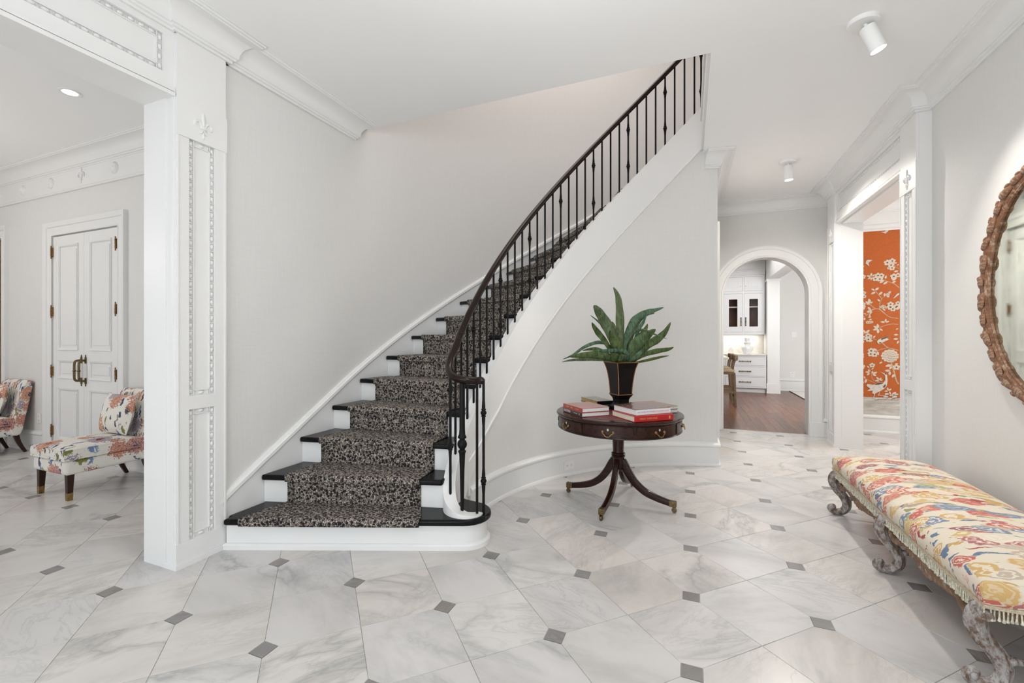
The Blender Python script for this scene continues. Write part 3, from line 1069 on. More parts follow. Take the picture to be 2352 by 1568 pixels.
def lintel(name, loc, rz, Ln, zb):
    """frieze board over an opening, local x along the wall, front at y=0"""
    b = MB()
    b.box(0, Ln, 0.018, 0.06, zb, 3.34)
    b.box(0, Ln, 0.0, 0.05, zb + 0.055, zb + 0.125)
    b.box(0, Ln, 0.0, 0.05, 3.285, 3.34)
    b.box(0, 0.06, 0.0, 0.05, zb + 0.05, 3.34)
    b.box(Ln - 0.06, Ln, 0.0, 0.05, zb + 0.05, 3.34)
    for k2, (za, zc, d) in enumerate(((0.0, 0.022, -0.012), (0.022, 0.030, 0.0), (0.030, 0.044, -0.008), (0.044, 0.055, -0.003))):
        b.box(0, Ln, d, 0.06, zb + za, zb + zc)
    o = struct(b.build(name, 'trim'))
    o.location = loc
    o.rotation_euler = (0, 0, rz)
    e = MB()
    egg_frame(e, 0.06, Ln - 0.06, zb + 0.125, 3.285, 0.018)
    tag(e.build('egg_moulding', 'trim', o, smooth=40), kind='stuff')
    return o
lintel('trim_lintel_1', (-2.945, -0.8, 0), PI / 2, 2.565, 2.93)
lintel('trim_lintel_2', (1.785, 7.06, 0), -PI / 2, 1.96, 2.93)

# rosettes and lily on the side room frieze
for x, kind in ((-5.9, 'rosette'), (-6.569, 'lily'), (-7.23, 'rosette'), (-7.903, 'rosette'), (-8.55, 'rosette')):
    b = MB()
    if kind == 'lily':
        fleur(b, x, 2.914, 3.325, 1.25)
    else:
        n = 20
        v = []
        rings = ((0.068, 0), (0.06, 0.016), (0.045, 0.026), (0.03, 0.024), (0.012, 0.034))
        for r, h in rings:
            for i in range(n):
                a = 2 * PI * i / n
                rr = r * (1 + (0.06 if i % 2 else -0.06) * (r > 0.02))
                v.append((x + rr * math.cos(a), 2.918 - h, 3.325 + rr * math.sin(a)))
        v.append((x, 2.918 - 0.036, 3.325))
        f = []
        for k2 in range(len(rings) - 1):
            f += [(k2 * n + i, k2 * n + (i + 1) % n, (k2 + 1) * n + (i + 1) % n, (k2 + 1) * n + i) for i in range(n)]
        f += [((len(rings) - 1) * n + i, (len(rings) - 1) * n + (i + 1) % n, len(rings) * n) for i in range(n)]
        b.add(v, f)
    b.build('fleur_de_lis' if kind == 'lily' else 'rosette', 'trim', frieze, smooth=35)

# ------------------------------------------------------------------ staircase
RISE = 0.208
NT = 19
def s_out(n):
    return -1.165 if n == 1 else -0.123 + 0.355 * (n - 4)
def outer_pt(s, r=RT):
    if s < 0:
        return (CX - r, CY + s)
    return pol(r, math.degrees(s / r))
def phi(n):
    return 9.3 + 4.85 * (n - 6)
RI = 2.432
def O(n, back=0.0):
    return outer_pt(s_out(n) + back)
def I(n, back=0.0):
    if n == 1:
        return (-1.52 - back * 0.38, 2.60 + back * 0.92)
    return pol(RI, phi(n) + math.degrees(back / RI))

stair = empty('staircase', (-2.2, 2.3, 0))
tag(stair, 'curved staircase with black treads and white risers sweeping up to the right', 'staircase')
INV = Matrix.Translation((2.2, -2.3, 0))
def sb(mb, name, mat, parent=None, **kw):
    mb.xf(INV)
    return mb.build(name, mat, stair if parent is None else parent, **kw)

def line_pts(a, b, k):
    return [(a[0] + (b[0] - a[0]) * i / k, a[1] + (b[1] - a[1]) * i / k) for i in range(k + 1)]
# bull-nosed first step
def round_end(off):
    c = (-1.47, 2.83)
    r = 0.185 - off
    pts = []
    for i in range(13):
        a = math.radians(-68 + i * (155.0 / 12))
        pts.append((c[0] + r * math.cos(a), c[1] + r * math.sin(a)))
    return pts
def first_outline(off):
    p = [(CX - RT, 2.11), (-2.906, 2.109), (-2.906, 2.048 + off)] + round_end(off) + [(-1.56, 3.03 - off)]
    return p
back1 = [I(2, 0.05), O(2, 0.05)]
b = MB()
b.prism(first_outline(0.0) + [pol(RI, -3.0)] + back1, 0.165, RISE)
sb(b, 'tread', 'ebony', bevel=0.014, seg=3, smooth=40)
b = MB()
b.prism(first_outline(0.03) + [pol(RI, -3.0)] + back1, 0.0, 0.166)
sb(b, 'riser', 'trim', smooth=30)
b = MB()
b.run(first_outline(0.03), [(0, 0), (0.022, 0), (0.022, 0.028), (0.014, 0.036), (0.006, 0.040), (0, 0.040)])
sb(b, 'shoe_moulding', 'trim', smooth=30)
for n in range(2, NT + 1):
    z = RISE * n
    front = line_pts(O(n), I(n), 1)
    s0, s1 = s_out(n), s_out(n + 1) + 0.045
    out = [outer_pt(s1 + (s0 - s1) * i / 3) for i in range(3)]
    a0, a1 = phi(n), phi(n + 1) + 1.0
    inn = [pol(RI, a0 + (a1 - a0) * i / 3) for i in range(1, 4)]
    b = MB()
    b.prism(front + inn + out, z - 0.042, z)
    sb(b, 'tread', 'ebony', bevel=0.013, seg=3, smooth=40)
    b = MB()
    b.prism([O(n, 0.03), I(n, 0.03), I(n, 0.048), O(n, 0.048)], z - RISE + 0.0005, z - 0.041)
    sb(b, 'riser', 'trim')

# string: upper curve and scroll at the foot
SCR = [(-1.615, 2.88), (-1.59, 2.81), (-1.545, 2.75), (-1.48, 2.715), (-1.41, 2.72), (-1.36, 2.765), (-1.345, 2.815)]
SCRZ = [0.46, 0.37, 0.30, 0.255, 0.232, 0.222, 0.218]
pts = []
for i in range(61):
    a = 75.1 - i * (81.1 / 60)
    p = pol(RS, a)
    zt = zs(a)
    pts.append((p[0], p[1], zt, max(0.2, zt - 0.455), 0.042))
sc = smooth_path([pts[-1]] + [(x, y, z, 0.2, w) for (x, y), z, w in zip(SCR, SCRZ, (0.043, 0.044, 0.044, 0.042, 0.040, 0.034, 0.022))], 4)
pts += sc[1:]
b = MB()
v = []
n = len(pts)
for i in range(n):
    p, q2 = pts[max(i - 1, 0)], pts[min(i + 1, n - 1)]
    tx, ty = q2[0] - p[0], q2[1] - p[1]
    l = math.hypot(tx, ty)
    nx, ny = ty / l, -tx / l
    x, y, zt, zb, hw = pts[i]
    v += [(x + nx * hw, y + ny * hw, zb), (x + nx * hw, y + ny * hw, zt), (x - nx * hw, y - ny * hw, zt), (x - nx * hw, y - ny * hw, zb)]
f = []
for i in range(n - 1):
    for k in range(4):
        r = (k + 1) % 4
        f.append((i * 4 + k, i * 4 + r, i * 4 + 4 + r, i * 4 + 4 + k))
f += [(0, 1, 2, 3), tuple((n - 1) * 4 + k for k in range(4))]
b.add(v, f)
sb(b, 'stringer', 'trim', smooth=35)
# bead under the string, turning down to the baseboard
BEAD = [(0, -0.022), (0.012, -0.022), (0.022, -0.010), (0.022, 0.006), (0.012, 0.012), (0.010, 0.022), (0, 0.022)]
b = MB()
bp = [pol(RW, a) + (zs(a) - 0.465,) for a in [75 - i * 1.5 for i in range(44)]]
bp += [pol(RW, 5) + (0.625,), pol(RW, 2.5) + (0.555,), pol(RW, 0) + (0.50,), pol(RW, -2.0) + (0.465,)]
b.run(bp[::-1], BEAD)
p0 = pol(RW, -2.0)
b.run([(p0[0], p0[1] - 0.016), (p0[0], p0[1] + 0.016)], [(0, 0.20), (0.02, 0.20), (0.02, 0.47), (0, 0.47)])
sb(b, 'stringer_bead', 'trim', smooth=35)
# wall skirt with cap
def nose_z(s):
    return 0.832 + (s + 0.123) / 0.355 * RISE
sk = []
s = -1.15
while s < 5.3:
    p = (CX - RO, CY + s) if s < 0 else pol(RO, math.degrees(s / RT))
    sk.append((p[0], p[1], nose_z(s)))
    s += 0.08
b = MB()
b.run(sk, [(0, -0.42), (0.021, -0.42), (0.021, 0.065), (0, 0.065)])
sb(b, 'wall_skirt', 'trim', smooth=30)
b = MB()
b.run(sk, [(0, 0.062), (0.030, 0.062), (0.038, 0.072), (0.036, 0.098), (0.024, 0.106), (0.018, 0.118), (0, 0.120)])
sb(b, 'skirt_cap', 'trim', smooth=30)

# ------------------------------------------------------------------ stair runner
def runner_line(n, back, z):
    fL, fR = (0.095, 0.895) if n == 1 else (0.140, 0.880)
    a, c = O(n, back), I(n, back)
    k = 10
    return [(a[0] + (c[0] - a[0]) * (fL + (fR - fL) * i / k), a[1] + (c[1] - a[1]) * (fL + (fR - fL) * i / k), z) for i in range(k + 1)]
rows = []
TH = 0.011
for n in range(1, NT):
    z = RISE * n
    if n == 1:
        rows.append(runner_line(1, -0.004, z - 0.045))
    else:
        rows.append(runner_line(n, 0.030 - TH, z - RISE + TH))
        rows.append(runner_line(n, 0.030 - TH, z - 0.10))
        rows.append(runner_line(n, 0.028 - TH, z - 0.050))
        rows.append(runner_line(n, 0.004 - TH, z - 0.044))
    rows.append(runner_line(n, -TH, z - 0.030))
    rows.append(runner_line(n, -TH, z - 0.012))
    rows.append(runner_line(n, -TH * 0.6, z + TH * 0.5))
    rows.append(runner_line(n, 0.006, z + TH))
    rows.append(runner_line(n, 0.06, z + TH))
    nx = runner_line(n + 1, 0.030 - TH, z + TH)
    last = rows[-1]
    rows.append([tuple((a[i] + c[i]) / 2 for i in range(3)) for a, c in zip(last, nx)])
    if n == NT - 1:
        rows.append(nx)
w1 = 11
v = [p for r in rows for p in r]
f = []
for i in range(len(rows) - 1):
    for j in range(w1 - 1):
        f.append((i * w1 + j, i * w1 + j + 1, i * w1 + w1 + j + 1, i * w1 + w1 + j))
b = MB()
b.add(v, f)
me = b.mesh('stair_runner', 'leopard', smooth=50)
run_o = bpy.data.objects.new('stair_runner', me)
COL.objects.link(run_o)
sd = run_o.modifiers.new('pile', 'SOLIDIFY')
sd.thickness = 0.010
sd.offset = -1
tag(run_o, 'black, grey and white leopard spotted carpet runner climbing the stairs', 'carpet runner')

# ------------------------------------------------------------------ railing
rail = empty('stair_railing', (-1.45, 2.75, 0.2))
tag(rail, 'black iron balusters under a dark polished wooden handrail along the stair', 'railing')
RINV = Matrix.Translation((1.45, -2.75, -0.2))
path = [pol(RS, a) + (zs(a) + 0.80,) for a in [76 - i * 1.6 for i in range(51)]]
path += [pol(RS, -5.6) + (1.362,)]
SZ = [1.285, 1.225, 1.183, 1.158, 1.145, 1.138, 1.136]
tailp = smooth_path([path[-1]] + [(x, y, z) for (x, y), z in zip(SCR, SZ)], 5)
path += tailp[1:]
prof = [(0.031 * math.cos(t) * (1.0 if math.sin(t) > -0.2 else 0.82), 0.027 * math.sin(t)) for t in [2 * PI * i / 14 for i in range(14)]]
b = MB()
b.sweep(path, prof)
c = path[-1]
b.ball((c[0], c[1], c[2]), (0.034, 0.034, 0.028), 12, 8)
b.xf(RINV)
b.build('handrail', 'rail_wood', rail, smooth=60)
def baluster_mesh(knobs):
    r = 0.0095
    pr = [(r, 0)]
    if knobs:
        for zc in (0.245, 0.765):
            pr += [(r, zc - 0.10), (r * 1.35, zc - 0.045), (r * 1.3, zc - 0.032), (0.0175, zc - 0.028), (0.0175, zc - 0.022), (0.012, zc - 0.019),
                   (0.019, zc - 0.011), (0.0225, zc), (0.019, zc + 0.011), (0.012, zc + 0.019), (0.0175, zc + 0.022), (0.0175, zc + 0.028), (r * 1.3, zc + 0.032), (r * 1.35, zc + 0.045), (r, zc + 0.10)]
    pr.append((r, 1.0))
    b = MB()
    b.lathe(pr, 10)
    return b.mesh('baluster', 'iron', smooth=50)
bal = [baluster_mesh(False), baluster_mesh(True)]
def put_bal(x, y, z0, z1, knob):
    o = bpy.data.objects.new('baluster', bal[1 if knob else 0])
    COL.objects.link(o)
    o.parent = rail
    o.location = (x + 1.45, y - 2.75, z0 - 0.2)
    o.scale = (1, 1, z1 - z0)
for i in range(-1, 32):
    a = 72.87 - 2.621 * i
    if i == 31:
        a = -8.2
    if i < 0:
        a = 74.6
    p = pol(RS, a)
    zt = zs(a) + 0.78 if a > -6 else 1.25
    put_bal(p[0], p[1], zs(a) - 0.006 if a > -6 else 0.44, zt, i % 4 == 3)
put_bal(-1.565, 2.782, 0.30, 1.185, False)
put_bal(-1.352, 2.778, 0.205, 1.13, False)
put_bal(-1.329, 2.835, 0.205, 1.125, True)
nw = [(0.006, 0.0), (0.012, 0.03), (0.013, 0.10), (0.0165, 0.30), (0.0205, 0.395), (0.022, 0.415), (0.027, 0.425), (0.027, 0.432), (0.018, 0.440), (0.020, 0.448),
      (0.029, 0.458), (0.0335, 0.472), (0.0335, 0.484), (0.029, 0.498), (0.020, 0.508), (0.018, 0.514), (0.030, 0.522), (0.030, 0.530), (0.022, 0.545), (0.0195, 0.58), (0.019, 0.93)]
b = MB()
b.lathe(nw, 16, (-1.447 + 1.45, 2.738 - 2.75, 0.022))
b.build('newel_post', 'iron', rail, smooth=50)

# ------------------------------------------------------------------ doors
def door_leaf(name, W, H, panels, mirror=False):
    """front at y=0 facing -y, x 0..W"""
    b = MB()
    b.box(0, W, 0.012, 0.045, 0, H)
    st = 0.11
    xs = (st, W - st)
    zsx = sorted({0, H} | {z for p in panels for z in p})
    b.box(0, st, 0, 0.02, 0, H)
    b.box(W - st, W, 0, 0.02, 0, H)
    edges = [0.0] + [z for p in panels for z in p] + [H]
    for k in range(0, len(edges), 2):
        b.box(st, W - st, 0, 0.02, edges[k], edges[k + 1])
    for z0, z1 in panels:
        fr = [(st, z0), (W - st, z0), (W - st, z1), (st, z1)]
        s0 = len(b.v)
        b.run(fr, [(0, 0.0), (0, -0.012), (-0.016, -0.008), (-0.026, 0.004), (-0.026, 0.012)], closed=True)
        b.v[s0:] = [(x, y, z) for x, z, y in b.v[s0:]]
        m = 0.06
        b.box(st + m, W - st - m, 0.004, 0.014, z0 + m, z1 - m)
    return b.build(name, 'trim', None, smooth=None)

def hinge_at(parent, x, z):
    b = MB()
    b.lathe([(0.009, -0.055), (0.009, 0.055)], 8, (x, -0.020, z))
    for dz in (-0.068, 0.068):
        b.ball((x, -0.020, z + dz), (0.008, 0.008, 0.013), 8, 6)
    for dz in (-0.03, 0.0, 0.03):
        b.lathe([(0.0105, -0.003), (0.0105, 0.003)], 8, (x, -0.020, z + dz))
    b.box(x - 0.012, x + 0.012, -0.014, 0.004, z - 0.055, z + 0.055)
    o = b.build('hinge', 'hinge', parent, smooth=40)
    return o

def pull_at(parent, x, z, sg):
    b = MB()
    pts = [(x, 0.0, z + 0.12), (x + sg * 0.0, -0.05, z + 0.115), (x + sg * 0.004, -0.066, z + 0.09), (x + sg * 0.004, -0.068, z), (x + sg * 0.004, -0.066, z - 0.09), (x, -0.05, z - 0.115), (x, 0.0, z - 0.12)]
    b.tube(smooth_path(pts, 4), 0.0125, 8, up=(1, 0, 0))
    b.ball((x + sg * 0.004, -0.068, z), (0.019, 0.019, 0.012), 8, 6)
    for dz in (-1, 1):
        b.box(x - 0.016, x + 0.016, -0.008, 0.004, z + dz * 0.12 - 0.035, z + dz * 0.12 + 0.035)
        b.ball((x, -0.004, z + dz * 0.168), (0.010, 0.006, 0.018), 8, 6)
    return b.build('handle', 'dull_brass', parent, smooth=40)

def casing(name, W, H, width=0.155):
    b = MB()
    pr = [(0, 0.0), (0, 0.020), (0.014, 0.024), (0.018, 0.018), (width * 0.62, 0.018), (width * 0.66, 0.030), (width * 0.9, 0.042), (width, 0.042), (width, 0.0)]
    b.run([(0, 0), (0, H), (W, H), (W, 0)], [(-d, h) for d, h in pr])
    b.v = [(x, -h, z) for x, z, h in b.v]
    return b.build(name, 'trim', None, smooth=25)

PAN = [(0.20, 0.82), (0.94, 1.16), (1.28, 2.55)]
d1 = empty('door_1', (-7.2, 2.93, 0))
struct(d1, 'pair of tall white panelled doors with brass pulls')
for k in range(2):
    o = door_leaf('door_leaf', 0.667, 2.66, PAN)
    o.parent = d1
    o.location = (k * 0.671, -0.006, 0.004)
    for z in (2.475, 1.748, 1.02, 0.295):
        hinge_at(o, -0.002 if k == 0 else 0.664, z)
    pull_at(o, 0.625 if k == 0 else 0.042, 1.045, -1 if k == 0 else 1)
o = casing('trim_door_casing_1', 1.372, 2.68)
o.location = (-7.217, 2.93, 0)
struct(o)
d2 = empty('door_2', (0.298, 5.99, 0), PI / 2)
struct(d2, 'white panelled door in the passage')
o = door_leaf('door_leaf', 0.97, 2.66, PAN)
o.parent = d2
o.location = (0, 0.02, 0.004)
for z in (2.475, 1.748, 1.05, 0.30):
    hinge_at(o, 0.972, z)
o = casing('trim_door_casing_2', 0.99, 2.68, 0.13)
o.location = (0.298, 5.98, 0)
o.rotation_euler = (0, 0, PI / 2)
struct(o)
o = casing('trim_door_casing_3', 0.88, 2.76)
o.location = (-9.35, 2.93, 0)
struct(o)
d3 = door_leaf('door_3', 0.87, 2.75, PAN)
d3.location = (-9.345, 2.96, 0.004)
d3.data.materials[0] = M['stool_wood']
struct(d3, 'brown wooden door at the far left edge')

# ------------------------------------------------------------------ ceiling lamps
def spotlight(loc, tilt_dir, tilt, label, power, cone=75):
    t = empty('ceiling_spotlight', loc)
    tag(t, label, 'ceiling light', 'white ceiling spotlights')
    b = MB()
    b.lathe([(0.0, 0.0), (0.088, 0.0), (0.088, -0.022), (0.082, -0.028), (0.0, -0.028)], 28)
    b.build('canopy', 'lamp_white', t, smooth=35)
    R = Matrix.Rotation(tilt, 4, Vector(tilt_dir))
    b = MB()
    b.lathe([(0.010, 0.0), (0.010, -0.05)], 10, (0, 0, -0.02))
    b.xf(R)
    b.build('stem', 'lamp_white', t, smooth=35)
    b = MB()
    b.lathe([(0.0, -0.055), (0.043, -0.055), (0.046, -0.060), (0.046, -0.222), (0.043, -0.224), (0.041, -0.212), (0.0, -0.212)], 24)
    b.xf(R)
    b.build('barrel', 'lamp_white', t, smooth=35)
    b = MB()
    b.lathe([(0.0, -0.220), (0.0405, -0.220), (0.0405, -0.213), (0.0, -0.213)], 24)
    b.xf(R)
    b.build('lens', 'lamp_glow', t, smooth=35)
    d = bpy.data.lights.new('spot_beam', 'SPOT')
    d.energy = power
    d.spot_size = math.radians(cone)
    d.spot_blend = 0.7
    d.shadow_soft_size = 0.035
    d.color = (1.0, 0.945, 0.87)
    o = bpy.data.objects.new('spot_beam', d)
    COL.objects.link(o)
    o.parent = t
    o.matrix_local = R @ Matrix.Translation((0, 0, -0.24))
    return t
spotlight((1.05, 3.58, CEIL), (0, 1, 0), -0.36, 'white cylindrical ceiling spotlight tilted towards the mirror wall, nearest', 88, 70)
spotlight((1.072, 6.10, CEIL), (0, 1, 0), -0.05, 'white cylindrical ceiling spotlight hanging straight down before the arch', 165, 165)
rl = empty('recessed_downlight', (-5.04, 2.158, 3.6))
tag(rl, 'round recessed downlight in the side room ceiling', 'ceiling light')
b = MB()
b.lathe([(0.055, -0.0), (0.080, -0.0), (0.080, -0.006), (0.072, -0.008), (0.055, -0.004)], 28, ring=True)
b.build('trim_ring', 'lamp_white', rl, smooth=40)
b = MB()
b.lathe([(0.0, -0.003), (0.056, -0.003), (0.056, 0.0), (0.0, 0.0)], 28)
b.build('lens', 'lamp_glow', rl)

# ------------------------------------------------------------------ drum table
TX, TY, TT = -0.568, 3.985, 0.793
tbl = empty('drum_table', (TX, TY, 0), math.radians(-7))
tag(tbl, 'round mahogany drum table with red leather top on four splayed legs', 'table')
b = MB()
b.lathe([(0.0, 0.765), (0.522, 0.765), (0.531, 0.768), (0.536, 0.775), (0.536, 0.783), (0.531, 0.790), (0.522, TT - 0.001), (0.455, TT - 0.001), (0.0, TT - 0.001)], 72)
b.build('table_top', 'mahogany', tbl, smooth=30)
b = MB()
b.lathe([(0.0, TT - 0.001), (0.448, TT - 0.001), (0.448, TT + 0.0005), (0.0, TT + 0.0005)], 72)
lt = b.build('leather_inset', 'leather', tbl)
b = MB()
b.lathe([(0.430, TT + 0.0004), (0.448, TT + 0.0004), (0.448, TT + 0.0008), (0.430, TT + 0.0008)], 72, ring=True)
b.build('gilt_tooling', 'leather_band', lt)
b = MB()
b.lathe([(0.0, 0.655), (0.518, 0.655), (0.524, 0.660), (0.519, 0.667), (0.516, 0.668), (0.516, 0.757), (0.520, 0.760), (0.524, 0.766), (0.0, 0.766)], 72)
b.build('apron', 'mahogany', tbl, smooth=30)
def arc_slab(r0, r1, h, z0, z1, k=10):
    mb = MB()
    poly = [(r1 * math.cos(-h + 2 * h * i / k), r1 * math.sin(-h + 2 * h * i / k)) for i in range(k + 1)]
    poly += [(r0 * math.cos(h - 2 * h * i / k), r0 * math.sin(h - 2 * h * i / k)) for i in range(k + 1)]
    mb.prism(poly, z0, z1)
    return mb
dh = math.radians(21.2)
def make_drawer():
    d = arc_slab(0.510, 0.5195, dh, 0.671, 0.754).build('drawer', 'mahogany', tbl, smooth=25)
    mb = MB()
    for zz in (0.671, 0.7525):
        s0 = arc_slab(0.5185, 0.5212, dh, zz, zz + 0.0018)
        mb.add(s0.v, s0.f)
    for sg in (-1, 1):
        a = sg * (dh - 0.0025)
        s0 = arc_slab(0.5185, 0.5212, 0.002, 0.671, 0.754, 1)
        s0.xf(Matrix.Rotation(a, 4, 'Z'))
        mb.add(s0.v, s0.f)
    mb.build('cock_bead', 'rail_wood', d)
    h = MB()
    hw = 0.040
    for sg in (-1, 1):
        h.ball((0.5225, sg * hw, 0.711), (0.006, 0.011, 0.011), 10, 6)
        h.ball((0.530, sg * hw, 0.711), (0.006, 0.005, 0.005), 8, 6)
    pts = [(0.531, -hw, 0.711), (0.534, -hw * 0.93, 0.700), (0.537, -hw * 0.62, 0.694), (0.539, -hw * 0.45, 0.682), (0.540, -hw * 0.1, 0.677), (0.540, hw * 0.1, 0.677), (0.539, hw * 0.45, 0.682), (0.537, hw * 0.62, 0.694), (0.534, hw * 0.93, 0.700), (0.531, hw, 0.711)]
    h.tube(smooth_path(pts, 3), 0.0032, 6)
    h.build('handle', 'brass', d, smooth=50)
    e = MB()
    e.ball((0.5198, 0, 0.728), (0.002, 0.007, 0.010), 10, 6)
    e.build('escutcheon', 'ivory', d, smooth=60)
    k = MB()
    k.ball((0.522, 0, 0.729), (0.0012, 0.002, 0.0045), 6, 4)
    k.build('keyhole', 'slot', d)
    return d
dr = make_drawer()
dr.rotation_euler = (0, 0, math.radians(-90.6 + 7))
for k in range(1, 8):
    c = copy_tree(dr, tbl)
    c.rotation_euler = (0, 0, math.radians(-90.6 + 7 + 45 * k))
b = MB()
b.lathe([(0.0, 0.27), (0.030, 0.275), (0.048, 0.30), (0.052, 0.34), (0.052, 0.395), (0.058, 0.402), (0.060, 0.410), (0.054, 0.416), (0.060, 0.424), (0.058, 0.432), (0.048, 0.440), (0.047, 0.46), (0.054, 0.62), (0.062, 0.655), (0.0, 0.656)], 28)
b.build('pedestal', 'mahogany', tbl, smooth=40)
def make_leg():
    pts = [(0.030, 0, 0.365), (0.058, 0, 0.325), (0.095, 0, 0.262), (0.150, 0, 0.190), (0.230, 0, 0.130), (0.320, 0, 0.097), (0.405, 0, 0.078), (0.442, 0, 0.072)]
    path = smooth_path(pts, 4)
    n = len(path)
    prof = [(-0.017, -0.026), (0.017, -0.026), (0.019, 0.0), (0.017, 0.024), (0.008, 0.030), (-0.008, 0.030), (-0.017, 0.024), (-0.019, 0.0)]
    scl = [(1.0 + 0.25 * (1 - i / n), 1.35 - 0.62 * (i / n)) for i in range(n)]
    mb = MB()
    mb.sweep(path, prof, scl)
    lg = mb.build('leg', 'mahogany', tbl, smooth=40)
    c = MB()
    c.box(0.425, 0.482, -0.0205, 0.0205, 0.048, 0.096)
    cap = c.build('toe_cap', 'dull_brass', lg, bevel=0.004)
    w = MB()
    w.lathe([(0.008, 0.040), (0.012, 0.044), (0.012, 0.052)], 10, (0.458, 0, 0))
    w.box(0.455, 0.475, -0.013, -0.009, 0.012, 0.045)
    w.box(0.455, 0.475, 0.009, 0.013, 0.012, 0.045)
    s0 = len(w.v)
    w.lathe([(0.006, -0.008), (0.019, -0.008), (0.021, -0.003), (0.021, 0.003), (0.019, 0.008), (0.006, 0.008)], 14)
    w.xf(Matrix.Translation((0.465, 0, 0.021)) @ Matrix.Rotation(PI / 2, 4, 'X'), s0)
    w.build('caster', 'dull_brass', lg, smooth=40)
    return lg
lg = make_leg()
lg.rotation_euler = (0, 0, math.radians(-2))
for k, a in ((1, 90), (2, 180), (3, 270)):
    c = copy_tree(lg, tbl)
    c.rotation_euler = (0, 0, math.radians(a - 1))

# ------------------------------------------------------------------ books on the table
COV = {
    'red_photo': book_cover('cover_red_photo', (0.30, 0.05, 0.03), (0.42, 0.16, 0.10), (0.50, 0.42, 0.36), 11, 1.0),
    'green': plain('cover_green', (0.012, 0.028, 0.024), 0.3, var=0.2, coat=0.3),
    'crimson': plain('cover_crimson', (0.30, 0.02, 0.03), 0.35, var=0.1, coat=0.3),
    'dark_photo': book_cover('cover_dark_photo', (0.07, 0.07, 0.055), (0.14, 0.13, 0.09), (0.30, 0.29, 0.25), 10, 3.0),
    'vogue_photo': book_cover('cover_gala_photo', (0.05, 0.02, 0.02), (0.26, 0.14, 0.12), (0.45, 0.40, 0.38), 14, 5.0),
    'white': plain('cover_white', (0.74, 0.75, 0.77), 0.3, var=0.02, coat=0.3),
    'red': plain('cover_red', (0.46, 0.008, 0.012), 0.4, var=0.06),
    'garden_photo': book_cover('cover_garden_photo', (0.22, 0.09, 0.06), (0.30, 0.20, 0.15), (0.42, 0.22, 0.14), 9, 8.0),
    'grey': plain('cover_grey', (0.30, 0.31, 0.32), 0.35, var=0.08),
}
RED_SPINE = plain('spine_red', (0.36, 0.035, 0.03), 0.35, var=0.1, coat=0.2)
GOLD_PRINT = plain('gold_print', (0.55, 0.36, 0.12), 0.4, var=0.1)
GREY_PRINT = plain('grey_print', (0.20, 0.22, 0.26), 0.5, var=0.1)
ROSE_PRINT = plain('rose_print', (0.52, 0.26, 0.30), 0.5, var=0.1)
PALE_PRINT = plain('pale_print', (0.50, 0.48, 0.42), 0.5, var=0.1)

def text_part(txt, size, mat, parent, mtx, name='spine_lettering'):
    cu = bpy.data.curves.new('lettering', 'FONT')
    cu.body = txt
    cu.size = size
    cu.extrude = 0.0002
    cu.align_x = 'CENTER'
    cu.align_y = 'CENTER'
    cu.resolution_u = 2
    to = bpy.data.objects.new('lettering', cu)
    COL.objects.link(to)
    dg = bpy.context.evaluated_depsgraph_get()
    me = bpy.data.meshes.new_from_object(to.evaluated_get(dg))
    bpy.data.objects.remove(to)
    me.materials.clear()
    me.materials.append(mat)
    o = bpy.data.objects.new(name, me)
    COL.objects.link(o)
    o.parent = parent
    o.matrix_local = mtx
    return o

def book(label, corner, rot, w, h, t, z, cover, spine_mat, pages, spine):
    """origin at the corner nearest the viewer; x to the right along w, y back along h. spine: 'x' face at x=0, 'y' face at y=0"""
    e = empty('book', (corner[0], corner[1], z), math.radians(rot))
    tag(e, label, 'book', 'art books stacked on the drum table')
    ct = 0.003
    m = 0.004
    b = MB()
    b.box(0, w, 0, h, t - ct, t)
    b.box(0, w, 0, h, 0, ct)
    b.build('cover', cover, e, bevel=0.0008, seg=1)
    b = MB()
    if spine == 'x':
        b.box(0, ct, 0, h, ct, t - ct)
    else:
        b.box(0, w, 0, ct, ct, t - ct)
    sp = b.build('spine', spine_mat, e)
    b = MB()
    if spine == 'x':
        b.box(ct, w - m, m, h - m, ct, t - ct)
    else:
        b.box(m, w - m, ct, h - m, ct, t - ct)
    b.build('pages', pages, e)
    return e, sp
def spine_marks(parent, kind):
    """worn, unreadable spine print: short strokes only"""
    mb = MB()
    rr = random.Random(4)
    if kind == 'green':
        y = 0.19
        while y < 0.292:
            w_ = rr.uniform(0.006, 0.012)
            for zc in (0.0125, 0.0225):
                mb.box(-0.0006, 0.0, y, y + w_, zc - 0.0035, zc + 0.0035)
            y += w_ + 0.004
        mb.box(-0.0006, 0.0, 0.07, 0.135, 0.0155, 0.0185)
        mb.box(-0.0006, 0.0, 0.036, 0.044, 0.012, 0.024)
        m = PALE_PRINT
    else:
        y = 0.155
        while y < 0.285:
            w_ = rr.uniform(0.005, 0.011)
            mb.box(-0.0006, 0.0, y, y + w_, 0.013, 0.022)
            y += w_ + rr.uniform(0.003, 0.012)
        mb.box(-0.0006, 0.0, 0.05, 0.11, 0.016, 0.019)
        m = GOLD_PRINT
    mb.build('spine_print', m, parent)

